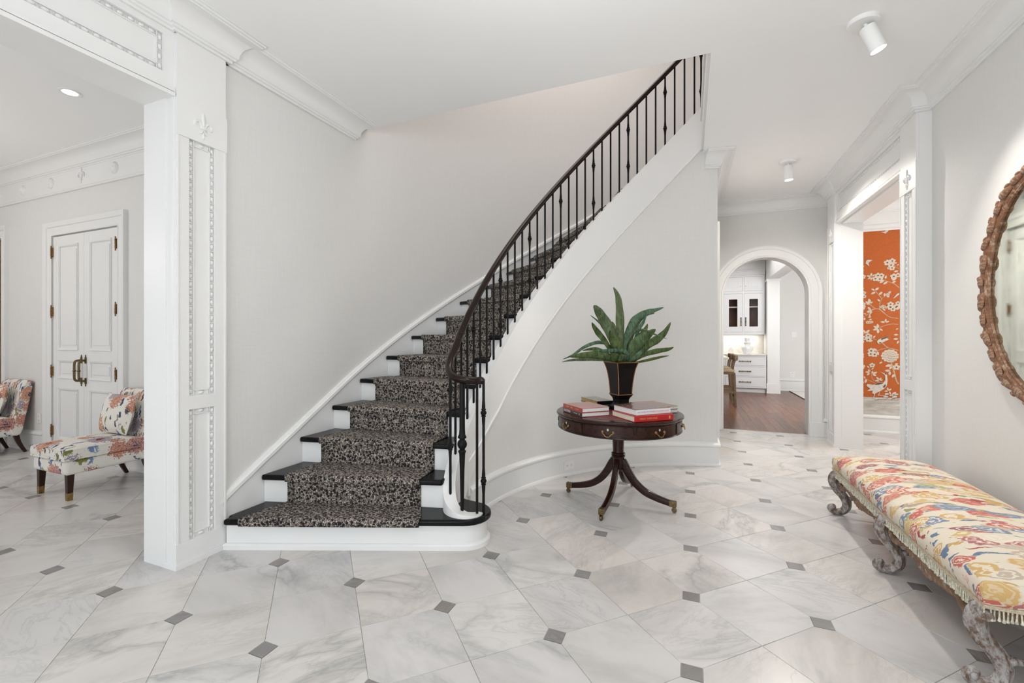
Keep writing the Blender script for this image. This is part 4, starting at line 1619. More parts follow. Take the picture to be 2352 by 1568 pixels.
RXm = Matrix.Rotation(PI / 2, 4, 'X')                      # text facing -y
RXl = Matrix.Rotation(-PI / 2, 4, 'Z') @ RXm               # text facing -x
z0 = TT + 0.0012
e, sp = book('dark green spined book with crimson covers, lower of the left stack', (-0.795, 3.560), 43, 0.262, 0.315, 0.034, z0, COV['crimson'], COV['green'], M['paper'], 'x')
spine_marks(sp, 'green')
e, sp = book('red photo covered book, upper of the left stack', (-0.795, 3.572), 44, 0.262, 0.310, 0.034, z0 + 0.0345, COV['red_photo'], RED_SPINE, M['paper'], 'x')
spine_marks(sp, 'red')
e, sp = book('bright red book with gold spine lettering, lower of the front right stack', (-0.378, 3.498), 41, 0.355, 0.315, 0.044, z0, COV['red'], COV['red'], M['paper_cream'], 'y')
text_part('GREAT TAPESTRIES', 0.019, GOLD_PRINT, sp, Matrix.Translation((0.125, -0.0006, 0.022)) @ RXm)
bb = MB()
for k in range(3):
    bb.box(0.312, 0.326, -0.0007, 0.0, 0.012 + k * 0.008, 0.018 + k * 0.008)
bb.build('spine_emblem', GOLD_PRINT, sp)
e, sp = book('thick white spined photo book, upper of the front right stack', (-0.370, 3.535), 45, 0.335, 0.285, 0.046, z0 + 0.0445, COV['vogue_photo'], COV['white'], M['paper'], 'y')
text_part('THE WORLD IN VOGUE', 0.0150, GREY_PRINT, sp, Matrix.Translation((0.092, -0.0006, 0.023)) @ RXm)
text_part('PEOPLE PARTIES PLACES', 0.0132, ROSE_PRINT, sp, Matrix.Translation((0.246, -0.0006, 0.023)) @ RXm)
e, sp = book('grey covered book, lower of the rear right stack', (-0.262, 3.935), 44, 0.245, 0.315, 0.030, z0, COV['grey'], COV['grey'], M['paper'], 'x')
e, sp = book('autumn coloured photo book, upper of the rear right stack', (-0.268, 3.930), 44, 0.255, 0.325, 0.028, z0 + 0.0305, COV['garden_photo'], RED_SPINE, M['paper'], 'x')
e, sp = book('pale grey book under the gold edged one behind the urn', (-0.762, 4.018), 41, 0.165, 0.300, 0.034, z0, COV['grey'], COV['grey'], M['paper'], 'y')
e, sp = book('dark photo book with gold page edges beside the urn', (-0.756, 4.012), 41, 0.160, 0.305, 0.036, z0 + 0.0345, COV['dark_photo'], M['black_lacquer'], M['paper_gold'], 'y')

# ------------------------------------------------------------------ urn and foliage
VX, VY = -0.556, 4.060
urn = empty('square_urn', (VX, VY, z0))
tag(urn, 'flared black lacquer urn with gilt edges standing among the books', 'urn')
UP = [(0.080, 0.0), (0.080, 0.034), (0.068, 0.042), (0.056, 0.054), (0.050, 0.070), (0.050, 0.094), (0.056, 0.112), (0.068, 0.128), (0.073, 0.140), (0.068, 0.146), (0.066, 0.152),
      (0.069, 0.200), (0.074, 0.260), (0.081, 0.320), (0.090, 0.370), (0.101, 0.408), (0.108, 0.425), (0.100, 0.425), (0.085, 0.375), (0.0, 0.36)]
R2 = math.sqrt(2)
a0 = math.radians(-3)
b = MB()
b.lathe([(r * R2, z) for r, z in UP], 4, a0=a0, a1=a0 + 2 * PI)
b.build('body', 'black_lacquer', urn, smooth=None)
b = MB()
for k in range(4):
    a = a0 + k * PI / 2
    b.tube([((r + 0.0005) * R2 * math.cos(a), (r + 0.0005) * R2 * math.sin(a), z) for r, z in UP[8:17]], 0.0042, 6)
for r, z in ((0.108, 0.424), (0.073, 0.141)):
    ring = [(r * R2 * math.cos(a0 + k * PI / 2), r * R2 * math.sin(a0 + k * PI / 2), z) for k in range(4)]
    for k in range(4):
        b.tube([ring[k], ring[(k + 1) % 4]], 0.0042, 6)
b.build('gilt_edging', 'gilt', urn, smooth=50)

plant = empty('agave_plant', (VX, VY, z0 + 0.37))
tag(plant, 'spreading plant with long blue green sword leaves in the black urn', 'plant')
Fv = Vector((-math.sin(YAW), math.cos(YAW), 0))
Rv = Vector((math.cos(YAW), math.sin(YAW), 0))
ORG = Vector((VX, VY, z0 + 0.37))
LEAVES = [
    ([(1165, 1420), (1140, 1000), (1135, 600), (1100, 260), (1010, 70)], 185, 0.00, 8),
    ([(1130, 1420), (1000, 980), (860, 700), (730, 490), (655, 400)], 225, 0.07, -10),
    ([(1000, 1200), (880, 860), (740, 690), (592, 575)], 55, -0.10, 20),
    ([(1080, 1400), (870, 1060), (730, 880), (660, 780), (620, 708)], 125, 0.10, 15),
    ([(1080, 1420), (960, 1150), (760, 1060), (500, 1140), (280, 1290), (90, 1372)], 85, -0.04, 35),
    ([(1120, 1430), (900, 1330), (650, 1290), (400, 1305), (215, 1325)], 150, 0.18, -5),
    ([(1100, 1430), (800, 1380), (400, 1375), (230, 1390), (80, 1420)], 58, 0.10, 20),
    ([(1080, 1420), (920, 1280), (720, 1190), (580, 1190), (450, 1215)], 85, -0.06, 10),
    ([(1190, 1420), (1090, 1140), (990, 980), (940, 850)], 190, 0.20, 0),
    ([(1260, 1440), (1270, 1290), (1180, 1215), (980, 1215), (800, 1220), (620, 1212)], 95, 0.20, 0),
    ([(1150, 1450), (1060, 1350), (985, 1275)], 190, 0.15, 0),
    ([(1190, 1400), (1260, 960), (1390, 680), (1580, 545), (1740, 490), (1920, 435)], 165, -0.06, -12),
    ([(1220, 1400), (1340, 950), (1440, 730), (1580, 580), (1755, 542)], 115, -0.10, 10),
    ([(1300, 1400), (1440, 900), (1550, 700), (1610, 558)], 75, -0.02, 0),
    ([(1280, 1400), (1470, 1010), (1585, 840), (1628, 732)], 115, -0.08, 0),
    ([(1260, 1430), (1400, 1150), (1580, 980), (1770, 825)], 265, 0.14, 8),
    ([(1200, 1420), (1290, 1020), (1420, 875), (1570, 848), (1760, 925), (1985, 1010)], 62, 0.12, 30),
    ([(1300, 1420), (1600, 1140), (1800, 1010), (1940, 880), (2045, 700)], 165, -0.02, -8),
    ([(1330, 1430), (1560, 1290), (1800, 1225), (2000, 1190), (2095, 1150)], 110, 0.06, 12),
    ([(1360, 1440), (1560, 1400), (1760, 1355), (1890, 1325), (2015, 1305)], 58, 0.10, 10),
    ([(1280, 1450), (1390, 1350), (1530, 1240), (1640, 1190)], 110, 0.22, 0),
    ([(1120, 1400), (1050, 900), (1010, 760), (985, 690)], 120, -0.12, 0),
    ([(1210, 1450), (1185, 1370), (1165, 1290)], 220, 0.13, 0),
]
def world_of(px, py, toward):
    dep = 3.95 - toward
    u = 1280 + px * 0.12756
    vv = 650 + py * 0.12756
    return Fv * dep + Rv * ((u - 1154.9) / 1023.3 * dep) + Vector((0, 0, CAM_H - (vv - 774.0) / 1023.3 * dep))
for pts, wpx, dz, tw in LEAVES:
    k = len(pts)
    P = [world_of(px, py, dz * (i / (k - 1)) ** 1.3 + 0.02 * math.sin(i * 2.1)) - ORG for i, (px, py) in enumerate(pts)]
    path = [Vector(p) for p in smooth_path([tuple(p) for p in P], 8)]
    n = len(path)
    wid = wpx * 0.12756 / 1023.3 * 3.95 / 2
    mb = MB()
    v = []
    for i in range(n):
        t = i / (n - 1)
        tg = (path[min(i + 1, n - 1)] - path[max(i - 1, 0)]).normalized()
        side = tg.cross(-Fv)
        side.normalize()
        side = Matrix.Rotation(math.radians(tw), 3, tg) @ side
        nor = side.cross(tg)
        ww = wid * min(1.0, 0.45 + 1.3 * t) * (max(0.0, 1 - t ** 2.5)) ** 0.85 * (1 + 0.04 * math.sin(i * 0.9))
        for s, hgt in ((-1, 0.22), (-0.5, 0.06), (0, -0.06), (0.5, 0.06), (1, 0.22)):
            v.append(path[i] + side * (ww * s) + nor * (-ww * hgt))
    f = []
    for i in range(n - 1):
        for j in range(4):
            f.append((i * 5 + j, i * 5 + j + 1, i * 5 + 6 + j, i * 5 + 5 + j))
    mb.add(v, f)
    lf = mb.build('leaf', 'leaf', plant, smooth=60)
    md = lf.modifiers.new('thick', 'SOLIDIFY')
    md.thickness = 0.002

# ------------------------------------------------------------------ bench
BX0, BX1, BY0, BY1, BZ = 1.10, 1.72, 2.40, 4.42, 0.36
bench = empty('upholstered_bench', (1.41, 3.41, 0))
tag(bench, 'long carved bench upholstered in painterly red, yellow and blue floral fabric', 'bench')
BI = Matrix.Translation((-1.41, -3.41, 0))
def bb_(mb, name, mat, parent=None, **kw):
    mb.xf(BI)
    return mb.build(name, mat, bench if parent is None else parent, **kw)
nx, ny = 20, 44
v = []
rows_ = []
def seat_h(u, w):
    du = max(0.0, 1 - abs(2 * u - 1) ** 3.2)
    dw = max(0.0, 1 - abs(2 * w - 1) ** 7)
    return 0.455 + 0.075 * (du ** 0.8) * (dw ** 0.6)
for j in range(ny + 1):
    for i in range(nx + 1):
        u = 0.5 - 0.5 * math.cos(PI * i / nx)
        w_ = 0.5 - 0.5 * math.cos(PI * j / ny)
        v.append((BX0 + (BX1 - BX0) * u, BY0 + (BY1 - BY0) * w_, seat_h(u, w_)))
f = [(j * (nx + 1) + i, j * (nx + 1) + i + 1, (j + 1) * (nx + 1) + i + 1, (j + 1) * (nx + 1) + i) for j in range(ny) for i in range(nx)]
ring = [i for i in range(nx + 1)] + [j * (nx + 1) + nx for j in range(1, ny + 1)] + [ny * (nx + 1) + i for i in range(nx - 1, -1, -1)] + [j * (nx + 1) for j in range(ny - 1, 0, -1)]
cxb, cyb = (BX0 + BX1) / 2, (BY0 + BY1) / 2
off = len(v)
m = len(ring)
levels = ((0.438, 0.010), (0.41, 0.012), (BZ + 0.01, 0.006), (BZ, -0.004))
for zl, ex in levels:
    for idx in ring:
        x, y, _ = v[idx]
        x2 = x + (ex if x > BX1 - 1e-6 else -ex if x < BX0 + 1e-6 else 0)
        y2 = y + (ex if y > BY1 - 1e-6 else -ex if y < BY0 + 1e-6 else 0)
        v.append((x2, y2, zl))
prev = ring
for k in range(len(levels)):
    cur = [off + k * m + q2 for q2 in range(m)]
    f += [(prev[q2], cur[q2], cur[(q2 + 1) % m], prev[(q2 + 1) % m]) for q2 in range(m)]
    prev = cur
f.append(prev)
b = MB()
b.add(v, f)
cush = bb_(b, 'seat_cushion', 'bench_floral', smooth=70)
# braid and tassels round the lower edge
b = MB()
b.run([(BX0 - 0.004, BY0 - 0.004), (BX0 - 0.004, BY1 + 0.004), (BX1 + 0.004, BY1 + 0.004), (BX1 + 0.004, BY0 - 0.004)], [(0, BZ - 0.006), (-0.006, BZ - 0.006), (-0.006, BZ + 0.008), (0, BZ + 0.008)], closed=True)
bb_(b, 'braid', 'braid')
b = MB()
rt = random.Random(5)
def tassel(x, y, dx, dy):
    for k in range(2):
        px, py = x + dx * (k - 0.5) * 0.012, y + dy * (k - 0.5) * 0.012
        ln = rt.uniform(0.036, 0.044)
        jx, jy = rt.uniform(-0.003, 0.003), rt.uniform(-0.003, 0.003)
        z1 = BZ - 0.004
        b.tube([(px, py, z1), (px + jx * 0.5, py + jy * 0.5, z1 - ln * 0.6), (px + jx, py + jy, z1 - ln)], [0.0032, 0.0028, 0.0048], 5, up=(1, 0, 0))
        b.ball((px + jx, py + jy, z1 - ln - 0.004), (0.0068, 0.0068, 0.0055), 6, 4)
y = BY0
while y < BY1:
    tassel(BX0 - 0.006, y, 0, 1)
    tassel(BX1 + 0.006, y, 0, 1)
    y += 0.026
x = BX0 + 0.02
while x < BX1:
    tassel(x, BY0 - 0.006, 1, 0)
    tassel(x, BY1 + 0.006, 1, 0)
    x += 0.026
tag(bb_(b, 'tassel_fringe', 'tassel', smooth=60), kind='stuff')
# carved legs: S curve with scrolled foot
LEGP = [(-0.005, 0.352, 0.026), (0.034, 0.320, 0.036), (0.046, 0.272, 0.036), (0.026, 0.215, 0.031), (-0.016, 0.160, 0.029), (-0.040, 0.110, 0.029), (-0.036, 0.062, 0.028), (-0.004, 0.030, 0.0265),
        (0.040, 0.025, 0.023), (0.070, 0.042, 0.018), (0.070, 0.066, 0.015), (0.048, 0.072, 0.012), (0.040, 0.056, 0.009), (0.050, 0.049, 0.006)]
LP = smooth_path(LEGP, 5)
def leg_mesh(sg, xf, yy, skew):
    mb = MB()
    prof = [(math.cos(t) * (1.0 + 0.12 * math.cos(4 * t)), math.sin(t) * (1.0 + 0.12 * math.cos(4 * t))) for t in [2 * PI * i / 12 for i in range(12)]]
    mb.sweep([(xf + sg * o, yy + skew * o, max(z, r)) for o, z, r in LP], prof, [r for o, z, r in LP], up=(0, 1, 0))
    for k in range(6):                                  # acanthus ribs on the knee
        o, z, r = LP[4 + k * 3]
        mb.ball((xf + sg * (o + r * 0.75), yy + skew * o, z), (0.012, 0.017, 0.017), 8, 5)
    mb.ball((xf + sg * 0.056, yy, 0.052), (0.020, 0.026, 0.020), 10, 6)
    for sy in (-1, 1):                                  # scroll eye at the top
        mb.tube([(xf + sg * 0.028, yy + sy * 0.020, 0.322), (xf + sg * 0.028, yy + sy * 0.052, 0.322)], [0.030, 0.018], 12, up=(0, 0, 1))
    return mb
LEGY = (2.44, 3.41, 4.38)
for yy in LEGY:
    bb_(leg_mesh(-1, 1.135, yy, 0.0), 'leg', 'washed_leg', smooth=50)
    bb_(leg_mesh(1, 1.685, yy, 0.0), 'leg', 'washed_leg', smooth=50)
    b = MB()
    pr = [(0.010, 0.0), (0.014, 0.02), (0.019, 0.03), (0.014, 0.04), (0.012, 0.10), (0.016, 0.16), (0.022, 0.20), (0.022, 0.23), (0.016, 0.27), (0.012, 0.33), (0.014, 0.40), (0.019, 0.42), (0.014, 0.43), (0.010, 0.45)]
    b.lathe(pr, 12)
    b.xf(Matrix.Translation((1.17, yy, 0.14)) @ Matrix.Rotation(PI / 2, 4, 'Y'))
    bb_(b, 'stretcher', 'washed_leg', smooth=50)
# carved apron rails between the legs
def apron_rail(x, ya, yb, out):
    mb = MB()
    ln = yb - ya
    for side in (0, 1):
        f0 = (lambda t: ya + ln * t) if side == 0 else (lambda t: yb - ln * t)
        pts = [(x, f0(0.03), 0.300), (x, f0(0.05), 0.262), (x, f0(0.11), 0.246), (x, f0(0.18), 0.268), (x, f0(0.225), 0.315), (x, f0(0.24), 0.345)]
        path = smooth_path(pts, 5)
        mb.tube(path, [0.015 + 0.007 * math.sin(PI * i / len(path)) for i in range(len(path))], 8, up=(1, 0, 0))
    # leafy centre board
    K = 44
    top, bot = [], []
    for i in range(K + 1):
        t = 0.16 + 0.68 * i / K
        e = math.sin(PI * i / K) ** 0.5
        sc_ = 0.008 * abs(math.sin(i * PI / 3.0))
        bot.append((ya + ln * t, 0.318 - 0.098 * e * (0.82 + 0.18 * math.cos(4 * PI * (t - 0.5))) + sc_))
        top.append((ya + ln * t, 0.352 - 0.012 * math.cos(8 * PI * (t - 0.5))))
    mb.prism(bot + top[::-1], x - 0.014, x + 0.014, 'yz')
    for i in range(22):                                 # leaf lobes in relief on both faces
        t = 0.18 + 0.64 * i / 21
        e = math.sin(PI * (i + 0.5) / 22) ** 0.5
        for z, sz in ((0.322 - 0.07 * e, 0.030), (0.330 - 0.03 * e, 0.022)):
            s0 = len(mb.v)
            mb.ball((0, 0, 0), (0.018, 0.010, sz), 8, 5)
            ang = (0.7 if t > 0.5 else -0.7)
            mb.xf(Matrix.Translation((x, ya + ln * t, z)) @ Matrix.Rotation(ang, 4, 'X'), s0)
    return mb
for ya, yb in ((2.44, 3.41), (3.41, 4.38)):
    bb_(apron_rail(1.125, ya, yb, -1), 'carved_apron', 'washed_apron', smooth=45)
    bb_(apron_rail(1.695, ya, yb, 1), 'carved_apron', 'washed_apron', smooth=45)
for yy in (2.45, 4.37):
    mb = MB()
    mb.box(1.14, 1.68, yy - 0.014, yy + 0.014, 0.30, 0.352)
    bb_(mb, 'end_rail', 'washed_apron', bevel=0.004)
mb = MB()
mb.box(1.15, 1.67, 2.47, 4.35, 0.345, 0.362)
bb_(mb, 'seat_frame', 'washed_apron')

# ------------------------------------------------------------------ mirror
MCY, MCZ, MA, MBb = 3.46, 1.75, 0.535, 0.680
mir = empty('oval_mirror', (1.866, MCY, MCZ), -PI / 2)      # local -y points into the room, local x along -Y
tag(mir, 'large oval mirror in a carved and worn gilt wood frame', 'mirror')
def ell(a, bq, t):
    return (a * math.cos(t), bq * math.sin(t))
b = MB()
n = 64
b.prism([ell(MA - 0.02, MBb - 0.02, 2 * PI * i / n) for i in range(n)], -0.022, -0.016, 'xz')
b.build('mirror_glass', 'mirror', mir)
b = MB()
pth = [(MA * math.cos(2 * PI * i / 96), -0.026, MBb * math.sin(2 * PI * i / 96)) for i in range(96)]
prof = [(-0.034, -0.024), (-0.030, 0.012), (-0.016, 0.020), (-0.006, 0.010), (0.004, 0.022), (0.022, 0.026), (0.036, 0.010), (0.038, -0.024)]
b.sweep(pth, [(p, q2) for p, q2 in prof], up=(0, -1, 0), closed=True)
fr = b.build('frame', 'mirror_frame', mir, smooth=40)
b = MB()
b.sweep([(p[0] * 0.935, -0.030, p[2] * 0.945) for p in pth], circ(0.009, 6), up=(0, -1, 0), closed=True)
b.build('inner_bead', 'mirror_frame', mir, smooth=60)
def carved_leaf():
    mb = MB()
    pts = [(-0.055, 0, 0.0), (-0.025, -0.010, 0.012), (0.010, -0.016, 0.016), (0.042, -0.014, 0.008), (0.058, -0.004, -0.008)]
    pa = smooth_path(pts, 4)
    mb.sweep(pa, [(math.cos(t), math.sin(t)) for t in [2 * PI * i / 8 for i in range(8)]], [(0.006 + 0.018 * math.sin(PI * (i + 0.6) / 18), 0.005 + 0.012 * math.sin(PI * (i + 0.6) / 18)) for i in range(len(pa))], up=(0, -1, 0))
    mb.ball((0.050, -0.010, 0.014), (0.013, 0.012, 0.012), 8, 5)
    mb.ball((-0.020, -0.016, -0.010), (0.022, 0.010, 0.010), 8, 5)
    return mb.mesh('carved_leaf', 'mirror_frame', smooth=60)
clm = carved_leaf()
for k in range(34):
    t = 2 * PI * (k + 0.5) / 34
    o = bpy.data.objects.new('carved_leaf', clm)
    COL.objects.link(o)
    o.parent = mir
    g = 0.026 + 0.006 * math.sin(k * 2.4)
    o.location = ((MA + g) * math.cos(t), -0.034, (MBb + g) * math.sin(t))
    tx, tz = -MA * math.sin(t), MBb * math.cos(t)
    up_ = 1 if math.cos(t) * 1.0 < 9 else 1
    o.rotation_euler = (0, -math.atan2(tz, tx) + 0.25 * math.sin(k * 1.9), 0)
    sc_ = 1.0 + 0.22 * math.sin(k * 3.1)
    o.scale = (sc_, 1.0, sc_)

# ------------------------------------------------------------------ slipper chairs
def soft_box(x0, x1, y0, y1, z0, z1, r, puff=0.0, nu=10, nv=10):
    """rounded upholstered block with a domed top"""
    mb = MB()
    mb.box(x0, x1, y0, y1, z0, z1)
    return mb
def make_chair():
    t = empty('slipper_chair', (0, 0, 0))
    W, Dp = 0.56, 0.66
    b = MB()
    b.box(-W / 2, W / 2, 0.0, Dp, 0.225, 0.355)
    o = b.build('seat_base', 'chair_floral', t, smooth=60, bevel=0.028, seg=4)
    # cushion with crown
    nx, ny = 12, 12
    v = []
    for j in range(ny + 1):
        for i in range(nx + 1):
            u, w_ = i / nx, j / ny
            du = max(0, 1 - abs(2 * u - 1) ** 4)
            dw = max(0, 1 - abs(2 * w_ - 1) ** 4)
            v.append((-W / 2 - 0.004 + (W + 0.008) * u, -0.008 + (Dp - 0.06) * w_, 0.445 + 0.035 * (du * dw) ** 0.7))
    f = [(j * (nx + 1) + i, j * (nx + 1) + i + 1, (j + 1) * (nx + 1) + i + 1, (j + 1) * (nx + 1) + i) for j in range(ny) for i in range(nx)]
    ring = [i for i in range(nx + 1)] + [j * (nx + 1) + nx for j in range(1, ny + 1)] + [ny * (nx + 1) + i for i in range(nx - 1, -1, -1)] + [j * (nx + 1) for j in range(ny - 1, 0, -1)]
    off = len(v)
    m = len(ring)
    for zl, sc_ in ((0.43, 1.015), (0.375, 1.015), (0.357, 0.99)):
        for idx in ring:
            x, y, _ = v[idx]
            v.append((x * sc_, 0.3 + (y - 0.3) * sc_, zl))
    prev = ring
    for k in range(3):
        cur = [off + k * m + q2 for q2 in range(m)]
        f += [(prev[q2], cur[q2], cur[(q2 + 1) % m], prev[(q2 + 1) % m]) for q2 in range(m)]
        prev = cur
    f.append(prev)
    b = MB()
    b.add(v, f)
    cu = b.build('seat_cushion', 'chair_floral', t, smooth=50)
    b = MB()
    for zl in (0.444, 0.362):
        b.tube([(-W / 2 - 0.006, -0.012, zl), (W / 2 + 0.006, -0.012, zl), (W / 2 + 0.006, Dp - 0.07, zl), (-W / 2 - 0.006, Dp - 0.07, zl)], 0.006, 6, closed=True)
    b.build('piping', 'chair_floral', cu, smooth=60)
    # raked back with rolled top
    prof = [(Dp - 0.10, 0.30), (Dp - 0.03, 0.60), (Dp + 0.01, 0.80), (Dp + 0.035, 0.872), (Dp + 0.070, 0.900), (Dp + 0.105, 0.888), (Dp + 0.115, 0.855), (Dp + 0.09, 0.70), (Dp + 0.045, 0.45), (Dp, 0.24), (Dp - 0.10, 0.24)]
    pr = smooth_path(prof, 3)
    b = MB()
    b.prism(pr[:-1], -W / 2 - 0.012, W / 2 + 0.012, 'yz')
    b.build('backrest', 'chair_floral', t, smooth=50, bevel=0.02, seg=3)
    # loose pillow leaning on the back
    nx = ny = 10
    vt, vb = [], []
    for j in range(ny + 1):
        for i in range(nx + 1):
            u, w_ = 2 * i / nx - 1, 2 * j / ny - 1
            th = 0.075 * (max(0, 1 - abs(u) ** 2.6) * max(0, 1 - abs(w_) ** 2.6)) ** 0.55
            pin = 1 - 0.06 * (u * u * w_ * w_)
            pin2 = 0.93 + 0.07 * (u * u)
            vt.append((0.24 * u * pin, -th, 0.205 * w_ * pin * pin2))
            vb.append((0.24 * u * pin, th, 0.205 * w_ * pin * pin2))
    ff = [(j * (nx + 1) + i, j * (nx + 1) + i + 1, (j + 1) * (nx + 1) + i + 1, (j + 1) * (nx + 1) + i) for j in range(ny) for i in range(nx)]
    b = MB()
    b.add(vt + vb, ff + [tuple(k + len(vt) for k in q2[::-1]) for q2 in ff])
    b.xf(Matrix.Translation((-0.01, Dp - 0.135, 0.672)) @ Matrix.Rotation(-0.22, 4, 'X'))
    pl = b.build('back_pillow', 'chair_floral', t, smooth=80)
    # legs
    for sx in (-1, 1):
        b = MB()
        b.sweep([(sx * (W / 2 - 0.045), 0.045, 0.235), (sx * (W / 2 - 0.04), 0.040, 0.0)], [(-0.026, -0.026), (0.026, -0.026), (0.026, 0.026), (-0.026, 0.026)], [1.0, 0.66], up=(0, 1, 0))
        lg = b.build('front_leg', 'chair_leg', t, bevel=0.003)
        b = MB()
        b.sweep([(sx * (W / 2 - 0.041), 0.041, 0.066), (sx * (W / 2 - 0.04), 0.040, 0.0)], [(-0.026, -0.026), (0.026, -0.026), (0.026, 0.026), (-0.026, 0.026)], [0.80, 0.70], up=(0, 1, 0))
        b.build('ferrule', 'brass', lg)
        b = MB()
        pts = [(sx * (W / 2 - 0.05), Dp - 0.03, 0.245), (sx * (W / 2 - 0.05), Dp + 0.0, 0.13), (sx * (W / 2 - 0.05), Dp + 0.06, 0.0)]
        b.sweep(smooth_path(pts, 4), [(-0.022, -0.022), (0.022, -0.022), (0.022, 0.022), (-0.022, 0.022)], [1.1 - 0.45 * i / 8 for i in range(9)], up=(1, 0, 0))
        b.build('back_leg', 'chair_leg', t, bevel=0.003)
    return t
ch = make_chair()
ch.location = (-5.285, 2.115, 0)
tag(ch, 'floral slipper chair with loose pillow and brass tipped legs beside the doorway', 'chair', 'floral slipper chairs')
c2 = copy_tree(ch)
c2.location = (-7.93, 2.14, 0)
tag(c2, 'floral slipper chair cut off by the left edge of the picture', 'chair', 'floral slipper chairs')

# ------------------------------------------------------------------ sockets and switches
def outlet(name, label, loc, rz, w, h, horizontal, switch=False):
    t = empty(name, loc, rz)
    tag(t, label, 'switch' if switch else 'socket')
    b = MB()
    b.box(-w / 2, w / 2, -0.005, 0.002, -h / 2, h / 2)
    b.build('plate', 'plastic', t, bevel=0.002)
    if switch:
        b = MB()
        b.box(-w * 0.2, w * 0.2, -0.008, -0.004, -h * 0.28, h * 0.28)
        b.build('rocker', 'plastic', t, bevel=0.001)
        return t
    for k in (-1, 1):
        cx, cz = (k * w * 0.22, 0) if horizontal else (0, k * h * 0.22)
        r = 0.016
        b = MB()
        b.prism([(cx + r * math.cos(2 * PI * i / 14), cz + r * 0.85 * math.sin(2 * PI * i / 14)) for i in range(14)], -0.0065, -0.004, 'xz')
        s = b.build('receptacle', 'plastic', t)
        b = MB()
        if horizontal:
            b.box(cx - 0.006, cx + 0.001, -0.0072, -0.006, cz + 0.004, cz + 0.006)
            b.box(cx - 0.006, cx + 0.001, -0.0072, -0.006, cz - 0.006, cz - 0.004)
            b.box(cx + 0.006, cx + 0.010, -0.0072, -0.006, cz - 0.002, cz + 0.002)
        else:
            b.box(cx + 0.004, cx + 0.006, -0.0072, -0.006, cz - 0.001, cz + 0.006)
            b.box(cx - 0.006, cx - 0.004, -0.0072, -0.006, cz - 0.001, cz + 0.006)
            b.box(cx - 0.002, cx + 0.002, -0.0072, -0.006, cz - 0.010, cz - 0.006)
        b.build('slot', 'slot', s)
    return t
oa = 35.2
p = pol(RW - 0.0205, oa)
outlet('wall_socket', 'white double socket set in the baseboard behind the drum table', (p[0], p[1], 0.105), math.radians(90 - oa), 0.132, 0.092, True)
outlet('wall_socket', 'white socket low on the wall left of the double doors', (-7.53, 2.926, 0.42), 0, 0.075, 0.12, False)
outlet('wall_socket', 'white socket low on the far kitchen wall', (2.56, 13.975, 0.44), 0, 0.11, 0.15, False)
outlet('wall_switch', 'white switch plate high on the far kitchen wall', (2.60, 13.975, 1.51), 0, 0.11, 0.15, False, True)

# ------------------------------------------------------------------ kitchen beyond the arch
CTH, STH = math.cos(YAW), math.sin(YAW)
def on_y(u, v, y):
    a = (u - 1154.9) / 1023.3
    dx, dy = -STH + a * CTH, CTH + a * STH
    t = y / dy
    return (dx * t, CAM_H - (v - 774.0) / 1023.3 * t)
YB, YU = 13.15, 13.40
def kx(u, y):
    return on_y(u, 774, y)[0]
def kz(v, u, y):
    return on_y(u, v, y)[1]
CABR = 1.838
cab = empty('base_cabinet', (1.3, YB, 0))
tag(cab, 'white kitchen base cabinet with three drawers and brass pulls', 'cabinet')
CI = Matrix.Translation((-1.3, -YB, 0))
def kb(mb, name, mat, parent, inv, **kw):
    mb.xf(inv)
    return mb.build(name, mat, parent, **kw)
b = MB()
b.box(0.0, CABR, YB + 0.02, 13.77, 0.12, 0.965)
b.box(0.0, CABR, YB + 0.09, 13.77, 0.0, 0.12)
for x0, x1 in ((0.0, 0.05), (CABR - 0.045, CABR), (0.86, 0.90)):
    b.box(x0, x1, YB, YB + 0.03, 0.12, 0.965)
for z0_, z1_ in ((0.12, 0.15), (0.405, 0.43), (0.675, 0.70), (0.93, 0.965)):
    b.box(0.0, CABR, YB, YB + 0.03, z0_, z1_)
kb(b, 'carcass', 'cabinet', cab, CI)
for x0, x1 in ((0.055, 0.855), (0.905, 1.805)):
    for z0_, z1_ in ((0.155, 0.40), (0.435, 0.67), (0.705, 0.925)):
        b = MB()
        b.box(x0 + 0.004, x1 - 0.004, YB + 0.003, YB + 0.025, z0_ + 0.003, z1_ - 0.003)
        b.xf(CI)
        d = b.build('drawer', 'cabinet', cab, bevel=0.004)
        b = MB()
        xm, zm = (x0 + x1) / 2, (z0_ + z1_) / 2
        b.tube(smooth_path([(xm - 0.13, YB + 0.003, zm), (xm - 0.125, YB - 0.03, zm), (xm - 0.05, YB - 0.036, zm), (xm, YB - 0.038, zm), (xm + 0.05, YB - 0.036, zm), (xm + 0.125, YB - 0.03, zm), (xm + 0.13, YB + 0.003, zm)], 3), 0.010, 8)
        for q3 in (-0.125, -0.06, 0.06, 0.125):
            b.ball((xm + q3, YB - 0.032, zm), 0.017, 8, 6)
        b.xf(CI)
        b.build('handle', 'dull_brass', d, smooth=50)
wt = MB()
wt.box(-0.02, CABR, YB - 0.03, 13.77, 0.967, 0.999)
wt_o = wt.build('worktop', 'stone_top', None, bevel=0.006)
tag(wt_o, 'pale stone worktop over the white kitchen drawers', 'worktop')
bs = MB()
bs.box(-0.02, CABR, 13.765, 13.78, 1.0, 1.51)
struct(bs.build('wall_backsplash', 'stone_top'), 'pale stone splashback under the wall cupboards')
up = empty('wall_cupboard', (1.3, YU, 1.51))
tag(up, 'white kitchen wall cupboard with two glazed doors showing a brown interior', 'cupboard')
UI = Matrix.Translation((-1.3, -YU, -1.51))
b = MB()
b.box(0.0, CABR, YU + 0.02, YU + 0.03, 2.62, 3.10)
b.box(0.0, CABR, YU + 0.02, 13.77, 1.51, 1.54)
b.box(0.0, CABR, YU + 0.02, 13.77, 3.08, 3.12)
